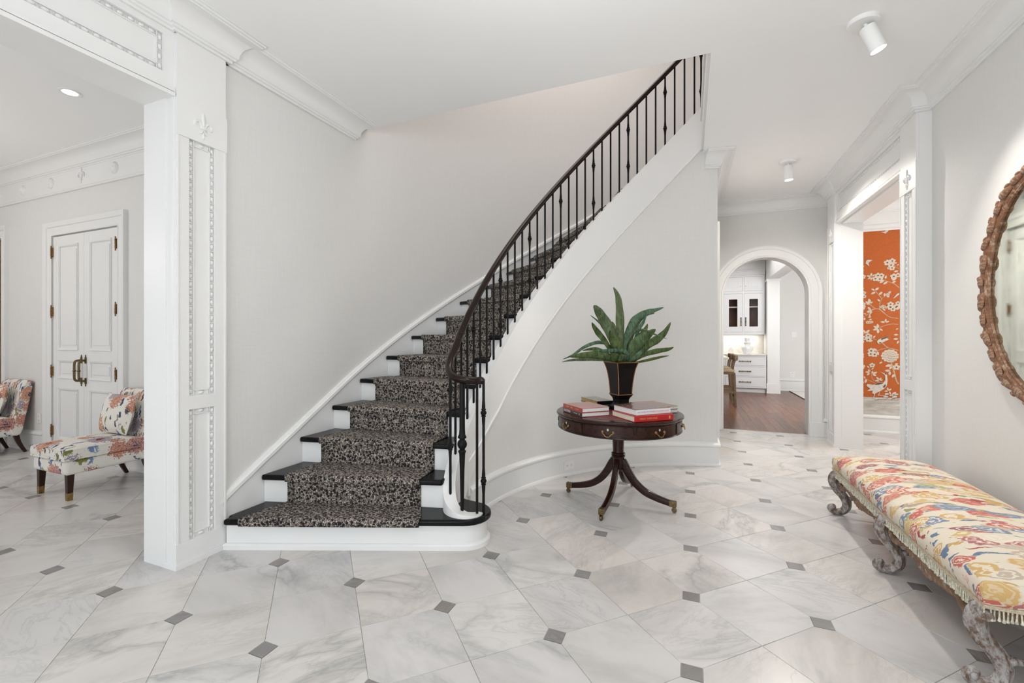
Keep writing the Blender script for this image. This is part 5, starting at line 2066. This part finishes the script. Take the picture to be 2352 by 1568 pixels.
b.box(0.0, CABR, YU + 0.02, 13.77, 2.62, 2.64)
b.box(CABR - 0.02, CABR, YU + 0.02, 13.77, 1.51, 3.12)
for x0, x1 in ((0.0, 0.05), (0.84, 0.875), (1.325, 1.36), (CABR - 0.05, CABR)):
    b.box(x0, x1, YU, YU + 0.03, 1.51, 3.10)
for z0_, z1_ in ((1.51, 1.575), (2.60, 2.66), (3.04, 3.10)):
    b.box(0.0, CABR, YU, YU + 0.03, z0_, z1_)
kb(b, 'carcass', 'cabinet', up, UI)
b = MB()
b.run([(-0.02, YU), (CABR, YU)], [(0, 3.08), (0.02, 3.08), (0.06, 3.17), (0.08, 3.18), (0.08, 3.20), (0, 3.20)])
kb(b, 'cornice', 'cabinet', up, UI)
b = MB()
b.box(0.02, CABR - 0.02, 13.74, 13.76, 1.54, 2.62)
kb(b, 'back_panel', 'cabinet_in', up, UI)
b = MB()
b.box(0.02, CABR - 0.02, YU + 0.06, 13.74, 2.23, 2.26)
kb(b, 'shelf', 'cabinet', up, UI)
for x0, x1, hs in ((0.055, 0.84, 1), (0.878, 1.322, 1), (1.363, 1.802, -1)):
    b = MB()
    z0_, z1_ = 1.58, 2.595
    px0, px1, pz0, pz1 = x0 + 0.12, x1 - 0.12, 1.72, 2.45
    b.box(x0, px0, YU + 0.002, YU + 0.024, z0_, z1_)
    b.box(px1, x1, YU + 0.002, YU + 0.024, z0_, z1_)
    b.box(px0, px1, YU + 0.002, YU + 0.024, z0_, pz0)
    b.box(px0, px1, YU + 0.002, YU + 0.024, pz1, z1_)
    d = kb(b, 'glazed_door', 'cabinet', up, UI)
    b = MB()
    b.box(px0, px1, YU + 0.012, YU + 0.016, pz0, pz1)
    kb(b, 'pane', 'glass', d, UI)
    b = MB()
    xh = x1 - 0.035 if hs > 0 else x0 + 0.035
    b.tube([(xh, YU - 0.03, 1.74), (xh, YU - 0.03, 1.96)], 0.010, 8)
    for zz in (1.75, 1.85, 1.95):
        b.ball((xh, YU - 0.025, zz), (0.017, 0.025, 0.017), 8, 6)
    kb(b, 'handle', 'dull_brass', d, UI, smooth=50)
    b = MB()
    b.box(x0, x1, YU + 0.002, YU + 0.024, 2.665, 3.035)
    b.box(x0 + 0.10, x1 - 0.10, YU - 0.003, YU + 0.004, 2.765, 2.935)
    d = kb(b, 'top_door', 'cabinet', up, UI, bevel=0.003)
    b = MB()
    b.ball((xh, YU - 0.012, 2.80), 0.018, 10, 6)
    kb(b, 'knob', 'ceramic', d, UI, smooth=60)
# cups standing on the cupboard floor
for x, lab in ((1.50, 'pale tumbler behind the right glazed cupboard door, left of three'), (1.56, 'pale tumbler behind the right glazed cupboard door, middle of three'),
               (1.62, 'pale tumbler behind the right glazed cupboard door, right of three'), (1.02, 'single pale tumbler behind the left glazed cupboard door')):
    b = MB()
    b.lathe([(0.0, 0.0), (0.022, 0.0), (0.030, 0.10), (0.026, 0.10), (0.019, 0.012), (0.0, 0.012)], 12)
    o = b.build('tumbler', 'ceramic', None, smooth=40)
    o.location = (x, 13.56, 1.541)
    tag(o, lab, 'glass', 'tumblers in the wall cupboard')
# stacked pitchers on the worktop
def handle_tube(mb, r, z0_, z1_, out):
    mb.tube(smooth_path([(r, 0, z1_), (r + out, 0, z1_), (r + out * 1.1, 0, (z0_ + z1_) / 2), (r, 0, z0_)], 4), 0.009, 8, up=(0, 1, 0))
pv = empty('ceramic_pitcher', (1.43, 13.38, 1.0))
tag(pv, 'squat white ceramic pitcher on the kitchen worktop', 'pitcher', 'white pitchers on the worktop')
b = MB()
b.lathe([(0.0, 0.0), (0.085, 0.0), (0.090, 0.02), (0.135, 0.10), (0.143, 0.17), (0.125, 0.20), (0.085, 0.215), (0.075, 0.25), (0.0, 0.25)], 28)
b.build('body', 'ceramic', pv, smooth=40)
b = MB()
handle_tube(b, 0.13, 0.11, 0.19, 0.04)
b.build('handle', 'ceramic', pv, smooth=50)
pv2 = empty('ceramic_pitcher', (1.43, 13.38, 1.2505))
tag(pv2, 'tall slim white ceramic pitcher stacked on the squat one', 'pitcher', 'white pitchers on the worktop')
b = MB()
b.lathe([(0.0, 0.0), (0.068, 0.0), (0.080, 0.02), (0.082, 0.05), (0.064, 0.065), (0.062, 0.12), (0.074, 0.165), (0.070, 0.165), (0.056, 0.12), (0.0, 0.11)], 28)
b.build('body', 'ceramic', pv2, smooth=40)
b = MB()
handle_tube(b, 0.066, 0.06, 0.15, 0.05)
b.build('handle', 'ceramic', pv2, smooth=50)
b = MB()
b.lathe([(0.0, 0.0), (0.07, 0.0), (0.07, 0.008), (0.062, 0.010), (0.062, 0.08), (0.045, 0.13), (0.012, 0.155), (0.012, 0.172), (0.0, 0.175)], 24)
o = b.build('glass_cloche', 'glass', None, smooth=40)
o.location = (1.05, 13.42, 1.0)
tag(o, 'clear glass dome standing left of the white pitchers', 'cloche')
# island end
isl = empty('kitchen_island', (0.1, 11.2, 0))
tag(isl, 'kitchen island end with pale top behind the bar stools', 'island')
b = MB()
b.box(-0.95, 0.66, -1.0, 0.9, 0.985, 1.025)
b.build('worktop', 'paper_cream', isl, bevel=0.006)
b = MB()
b.box(-0.90, 0.36, -0.95, 0.85, 0.0, 0.985)
b.build('carcass', 'chair_leg', isl)
# bar stools
def make_stool():
    t = empty('bar_stool', (0, 0, 0))
    b = MB()
    b.box(-0.24, 0.20, -0.22, 0.22, 0.655, 0.69)
    b.build('seat_rail', 'stool_wood', t, bevel=0.006)
    b = MB()
    b.box(-0.235, 0.19, -0.215, 0.215, 0.69, 0.765)
    b.build('seat', 'seat_tan', t, smooth=60, bevel=0.03, seg=4)
    for sx, sy in ((-1, -1), (-1, 1), (1, -1), (1, 1)):
        b = MB()
        b.sweep([(sx * 0.19 - 0.01, sy * 0.185, 0.66), (sx * 0.215 - 0.01, sy * 0.20, 0.0)], [(-0.024, -0.024), (0.024, -0.024), (0.024, 0.024), (-0.024, 0.024)], [1.0, 0.75], up=(0, 1, 0))
        b.build('leg', 'stool_wood', t, bevel=0.003)
    for sy in (-1, 1):
        b = MB()
        b.box(-0.21, 0.19, sy * 0.195 - 0.014, sy * 0.195 + 0.014, 0.27, 0.31)
        b.build('stretcher', 'stool_wood', t)
        b = MB()
        b.sweep(smooth_path([(0.16, sy * 0.17, 0.66), (0.155, sy * 0.172, 0.78), (0.175, sy * 0.18, 0.90), (0.215, sy * 0.19, 1.0)], 4), [(-0.018, -0.03), (0.018, -0.03), (0.018, 0.03), (-0.018, 0.03)], None, up=(0, 1, 0))
        b.build('back_post', 'stool_wood', t, smooth=40)
    b = MB()
    b.box(0.185, 0.215, -0.2, 0.2, 0.17, 0.21)
    b.build('back_stretcher', 'stool_wood', t)
    b = MB()
    b.sweep(smooth_path([(0.17, -0.235, 1.005), (0.225, -0.15, 1.005), (0.245, 0.0, 1.005), (0.225, 0.15, 1.005), (0.17, 0.235, 1.005)], 5), [(-0.022, -0.055), (0.022, -0.055), (0.022, 0.055), (-0.022, 0.055)])
    b.build('top_rail', 'stool_wood', t, smooth=40, bevel=0.008)
    return t
st = make_stool()
st.location = (0.705, 10.70, 0)
tag(st, 'brown wooden bar stool with tan seat, nearer of the two by the island', 'stool', 'bar stools')
s2 = copy_tree(st)
s2.location = (0.70, 11.55, 0)
tag(s2, 'brown wooden bar stool half hidden behind the nearer one', 'stool', 'bar stools')
rg = empty('area_rug', (3.1, 13.0, 0))
tag(rg, 'pale rug with a dark bound edge on the far walnut floor', 'rug')
b = MB()
b.box(-0.62, 0.8, -0.9, 0.85, 0.0, 0.012)
b.build('rug_field', 'rug', rg)
b = MB()
b.run([(-0.62, -0.9), (-0.62, 0.85), (0.8, 0.85), (0.8, -0.9)], [(0, 0), (-0.02, 0), (-0.02, 0.013), (0, 0.013)], closed=True)
b.build('rug_binding', 'rug_edge', rg)

# vent lattice over the passage door, caught in the mirror
vt = empty('air_grille', (0.298, 6.47, 3.03), PI / 2)
tag(vt, 'white lattice air grille over the passage door seen in the mirror', 'vent')
b = MB()
b.box(-0.28, 0.28, -0.004, 0.0, -0.10, 0.10)
b.build('backing', 'slot', vt)
b = MB()
b.run([(-0.28, -0.10), (0.28, -0.10), (0.28, 0.10), (-0.28, 0.10)], [(0, 0), (0, 0.014), (-0.02, 0.014), (-0.02, 0)], closed=True)
b.v = [(x, -h, z) for x, z, h in b.v]
for k in range(-4, 5):
    for sg in (-1, 1):
        s0 = len(b.v)
        b.box(-0.005, 0.005, -0.008, -0.003, -0.135, 0.135)
        b.xf(Matrix.Translation((k * 0.055, 0, 0)) @ Matrix.Rotation(sg * PI / 4, 4, 'Y'), s0)
b.v = [(max(-0.3, min(0.3, x)), y, max(-0.11, min(0.11, z))) for x, y, z in b.v]
b.build('lattice', 'trim', vt)

# ------------------------------------------------------------------ papered room
YW = 8.408
b = MB()
b.box(2.063, 4.9, YW - 0.001, YW + 0.002, 0.53, 3.06)
paper = struct(b.build('wall_silk_paper', 'orange_paper'), 'orange silk wallpaper painted with white blossom branches and birds')
b = MB()
b.box(2.063, 4.9, YW - 0.001, YW + 0.002, 0.265, 0.53)
struct(b.build('wall_dado_paper', 'dado'), 'grey washed painted dado under the orange paper')
b = MB()
b.run([(2.063, 8.41), (4.9, 8.41)], [(0, 3.045), (0.02, 3.045), (0.026, 3.06), (0.02, 3.075), (0.01, 3.08), (0.01, 3.14), (0, 3.14)])
struct(b.build('trim_picture_rail', 'trim'))
def A(p):
    return (1975 + p[0] * 0.14032, 500 + p[1] * 0.14032)
def B(p):
    return (1975 + p[0] * 0.14660, 700 + p[1] * 0.14660)
def wp(uv):
    return on_y(uv[0], uv[1], YW)
class Print:
    def __init__(s):
        s.b = {'branch': MB(), 'leaf': MB(), 'flower': MB(), 'stamen': MB(), 'bird': MB(), 'shade': MB(), 'rock': MB()}
        s.lv = {'branch': 0.0024, 'leaf': 0.0034, 'flower': 0.0044, 'stamen': 0.0068, 'bird': 0.0058, 'shade': 0.0074, 'rock': 0.0040}
        s.n = 0
    def poly(s, k, pts):
        s.n += 1
        y = YW - s.lv[k] - 0.000005 * s.n
        s.b[k].add([(x, y, z) for x, z in pts], [list(range(len(pts)))])
    def branch(s, F, pts, w=0.006):
        w = w * 0.62
        P = smooth_path([wp(F(p)) for p in pts], 5)
        n = len(P)
        l, r = [], []
        for i in range(n):
            a, c = P[max(i - 1, 0)], P[min(i + 1, n - 1)]
            d = math.hypot(c[0] - a[0], c[1] - a[1]) or 1
            nx_, nz_ = -(c[1] - a[1]) / d, (c[0] - a[0]) / d
            l.append((P[i][0] + nx_ * w, P[i][1] + nz_ * w))
            r.append((P[i][0] - nx_ * w, P[i][1] - nz_ * w))
        s.n += 1
        y = YW - s.lv['branch'] - 0.000005 * s.n
        s.b['branch'].add([(x, y, z) for x, z in l + r], [(i, i + 1, n + i + 1, n + i) for i in range(n - 1)])
    def leaf(s, F, a, c, w=0.34):
        p, q2 = wp(F(a)), wp(F(c))
        dx, dz = q2[0] - p[0], q2[1] - p[1]
        pts = []
        for t, h in ((0, 0), (0.2, 0.7), (0.45, 1.0), (0.75, 0.7), (1, 0), (0.75, -0.7), (0.45, -1.0), (0.2, -0.7)):
            pts.append((p[0] + dx * t - dz * h * w * 0.5, p[1] + dz * t + dx * h * w * 0.5))
        s.poly('leaf', pts)
    def flower(s, F, c, r):
        x, z = wp(F(c))
        R = r * 0.14 * 8.15 / 1023.3
        pts = []
        for i in range(30):
            a = 2 * PI * i / 30
            k = R * (0.68 + 0.32 * abs(math.cos(2.5 * a)) ** 0.6)
            pts.append((x + k * math.cos(a + 0.3), z + k * math.sin(a + 0.3)))
        s.poly('flower', pts)
        s.poly('stamen', [(x + R * 0.26 * math.cos(2 * PI * i / 8), z + R * 0.26 * math.sin(2 * PI * i / 8)) for i in range(8)])
    def shape(s, k, F, pts):
        s.poly(k, [wp(F(p)) for p in pts])
P = Print()
# upper half
P.shape('bird', A, [(340, 235), (400, 228), (425, 205), (432, 155), (450, 185), (470, 205), (455, 228), (435, 240), (420, 262), (400, 250)])
P.shape('bird', A, [(90, 745), (105, 700), (135, 688), (205, 692), (170, 715), (140, 735), (150, 795), (120, 770)])
for c_, r_ in (((448, 735), 40), ((528, 708), 38), ((508, 775), 38), ((525, 822), 34), ((475, 822), 22), ((295, 945), 38), ((352, 947), 34), ((252, 997), 36), ((325, 1003), 36), ((553, 962), 42), ((620, 940), 32),
               ((500, 1415), 36), ((490, 1460), 34), ((538, 1490), 34), ((605, 1450), 40), ((620, 1400), 30), ((65, 1230), 26), ((68, 1288), 26), ((345, 1460), 16), ((375, 1442), 16), ((405, 1460), 18), ((445, 1250), 16), ((475, 1235), 16), ((490, 1215), 14), ((460, 1270), 18)):
    P.flower(A, c_, r_)
P.branch(A, [(640, 840), (590, 800), (560, 780)], 0.005)
P.branch(A, [(640, 1145), (575, 1090), (510, 1060), (430, 1035), (370, 1010)], 0.007)
P.branch(A, [(180, 965), (230, 975), (260, 985)], 0.004)
P.branch(A, [(255, 1200), (310, 1265), (355, 1325), (330, 1380), (318, 1495)], 0.007)
P.branch(A, [(355, 1325), (400, 1290), (440, 1255)], 0.004)
P.branch(A, [(165, 1415), (210, 1455), (265, 1490), (320, 1495), (380, 1540), (430, 1590)], 0.007)
P.branch(A, [(130, 1555), (190, 1505), (265, 1490)], 0.006)
for a_, c_ in (((560, 745), (612, 735)), ((600, 780), (640, 760)), ((555, 885), (632, 865)), ((175, 965), (108, 945)), ((180, 960), (190, 900)), ((178, 972), (128, 1005)), ((190, 975), (180, 1022)), ((205, 960), (240, 925)), ((415, 1000), (430, 940)),
               ((395, 1015), (320, 1070)), ((450, 1045), (380, 1090)), ((520, 1020), (590, 1010)), ((525, 1060), (590, 1040)), ((250, 1190), (310, 1138)), ((245, 1190), (185, 1160)), ((255, 1212), (178, 1250)), ((310, 1260), (368, 1210)), ((330, 1370), (285, 1330)),
               ((405, 1290), (400, 1230)), ((430, 1280), (485, 1300)), ((165, 1400), (145, 1320)), ((160, 1405), (85, 1370)), ((165, 1412), (100, 1410)), ((172, 1405), (208, 1370)), ((180, 1505), (125, 1460)), ((185, 1510), (108, 1550)), ((190, 1515), (165, 1580)), ((370, 1480), (405, 1515))):
    P.leaf(A, a_, c_, 0.5)
P.shape('bird', A, [(640, 1225), (600, 1250), (545, 1315), (560, 1318), (640, 1255)])
# lower half
P.branch(B, [(160, 0), (250, 60), (300, 68), (380, 130), (470, 190), (600, 212)], 0.007)
P.branch(B, [(50, 190), (120, 150), (170, 90), (250, 60)], 0.006)
P.branch(B, [(600, 305), (500, 300), (400, 320), (300, 360)], 0.006)
P.branch(B, [(50, 455), (100, 450), (150, 500), (260, 550)], 0.006)
P.branch(B, [(345, 590), (430, 665), (520, 690), (600, 712)], 0.009)
P.branch(B, [(430, 672), (350, 690), (270, 720), (230, 740)], 0.006)
P.branch(B, [(490, 900), (510, 970), (545, 1080), (570, 1180), (605, 1240)], 0.014)
P.branch(B, [(130, 960), (180, 1060), (190, 1140), (230, 1190)], 0.005)
P.branch(B, [(60, 1150), (120, 1170), (230, 1220)], 0.005)
for c_, r_ in (((480, 35), 40), ((515, 65), 34), ((565, 35), 40), ((128, 482), 34), ((132, 540), 36), ((65, 520), 30), ((175, 718), 40), ((168, 768), 38), ((228, 775), 38), ((190, 945), 34), ((350, 40), 16), ((375, 25), 16), ((405, 40), 16), ((120, 272), 22), ((155, 270), 22), ((185, 268), 18), ((570, 975), 40)):
    P.flower(B, c_, r_)
for a_, c_ in (((170, 80), (120, 40)), ((165, 85), (105, 115)), ((180, 90), (165, 140)), ((380, 65), (395, 95)), ((100, 150), (60, 130)), ((75, 195), (70, 245)), ((155, 180), (150, 140)), ((125, 195), (180, 185)), ((140, 235), (190, 220)), ((395, 270), (318, 265)), ((395, 265), (410, 215)), ((400, 272), (462, 255)),
               ((290, 360), (270, 295)), ((285, 365), (210, 330)), ((285, 370), (200, 395)), ((285, 375), (280, 450)), ((305, 370), (358, 405)), ((90, 445), (150, 390)), ((85, 445), (55, 390)), ((205, 520), (240, 480)), ((200, 545), (155, 580)), ((180, 510), (180, 465)), ((600, 365), (560, 390)), ((600, 465), (525, 470)), ((600, 530), (520, 535)), ((605, 560), (580, 610)),
               ((270, 720), (205, 680)), ((270, 725), (290, 790)), ((350, 890), (300, 920)), ((500, 940), (395, 960)), ((545, 930), (600, 915)), ((480, 1030), (385, 1030)), ((470, 1040), (460, 1105)), ((545, 1080), (500, 1140)), ((500, 960), (460, 1010)), ((150, 1050), (130, 1005)), ((150, 1055), (80, 1050)), ((150, 1062), (110, 1105)),
               ((190, 1075), (200, 1030)), ((195, 1078), (272, 1050)), ((195, 1085), (258, 1110)), ((145, 985), (110, 955)), ((180, 1010), (218, 990)), ((300, 1170), (255, 1130)), ((300, 1175), (340, 1140)), ((300, 1180), (230, 1190)), ((310, 1180), (360, 1175)), ((300, 1190), (290, 1210)), ((85, 1150), (60, 1115)), ((100, 1160), (80, 1225)),
               ((440, 1340), (430, 1290)), ((445, 1345), (495, 1310)), ((440, 1350), (380, 1350)), ((480, 1400), (460, 1355)), ((500, 1400), (570, 1365))):
    P.leaf(B, a_, c_, 0.5)
P.shape('bird', B, [(262, 575), (285, 545), (340, 520), (440, 490), (468, 495), (420, 525), (455, 540), (400, 565), (345, 590), (310, 612), (280, 605)])
P.shape('shade', B, [(340, 522), (440, 492), (466, 496), (410, 522), (350, 545), (325, 548)])
P.shape('shade', B, [(295, 585), (325, 580), (330, 598), (308, 606)])
# crane
P.shape('bird', B, [(310, 1045), (375, 1068), (405, 1065), (425, 1100), (432, 1190), (420, 1260), (395, 1300), (330, 1345), (250, 1380), (225, 1400), (190, 1380), (200, 1340), (118, 1345), (160, 1310), (100, 1265), (112, 1238), (210, 1250), (270, 1215), (370, 1215), (395, 1170), (392, 1110), (375, 1085)])
P.shape('shade', B, [(270, 1218), (368, 1218), (345, 1235), (290, 1250), (220, 1252)])
P.shape('shade', B, [(350, 1290), (395, 1240), (405, 1255), (388, 1295)])
P.shape('shade', B, [(378, 1068), (405, 1066), (415, 1095), (400, 1090)])
P.shape('bird', B, [(222, 1398), (235, 1398), (218, 1440), (232, 1490), (222, 1492), (208, 1440)])
P.shape('bird', B, [(300, 1370), (312, 1372), (298, 1410), (405, 1416), (405, 1424), (285, 1418)])
# peony
rp2 = random.Random(2)
for ring_, cnt, rad in ((95, 13, 34), (62, 10, 34), (28, 6, 34)):
    for k in range(cnt):
        a = 2 * PI * k / cnt + ring_
        cx_, cy_ = 468 + ring_ * 1.15 * math.cos(a), 800 + ring_ * 0.85 * math.sin(a)
        P.shape('flower', B, [(cx_ + rad * math.cos(t), cy_ + rad * 0.72 * math.sin(t)) for t in [2 * PI * i / 12 for i in range(12)]])
        P.shape('shade', B, [(cx_ - rad * 0.7, cy_ + 12), (cx_, cy_ + 22), (cx_ + rad * 0.7, cy_ + 12), (cx_, cy_ + 17)])
for c_, w_, h_ in (((268, 1470), 30, 18), ((325, 1468), 26, 16), ((420, 1395), 34, 18), ((405, 1440), 44, 16), ((470, 1470), 40, 18), ((540, 1440), 46, 22), ((570, 1400), 34, 16), ((575, 1475), 36, 14), ((490, 1415), 34, 14), ((385, 1470), 30, 14)):
    P.shape('rock', B, [(c_[0] + w_ * math.cos(t), c_[1] + h_ * math.sin(t)) for t in [2 * PI * i / 7 + 0.4 for i in range(7)]])
    P.shape('shade', B, [(c_[0] - w_, c_[1] + h_), (c_[0] + w_, c_[1] + h_), (c_[0] + w_ * 0.8, c_[1] + h_ * 0.55), (c_[0] - w_ * 0.6, c_[1] + h_ * 0.8)])
for k in range(9):
    x_ = 270 + k * 28
    P.shape('shade', B, [(x_, 1535), (x_ + 10, 1530), (x_ + 12, 1540)])
mats = {'branch': 'print_branch', 'leaf': 'print_cream', 'flower': 'print_cream', 'stamen': 'print_dark', 'bird': 'print_white', 'shade': 'print_dark', 'rock': 'print_white'}
for k, mb in P.b.items():
    me = mb.mesh('printed_' + k, mats[k])
    for dx in (0.0, -0.42, 0.46, 0.92):
        o = bpy.data.objects.new('printed_' + k, me)
        COL.objects.link(o)
        o.location = (dx, 0, 0)
        o.parent = paper
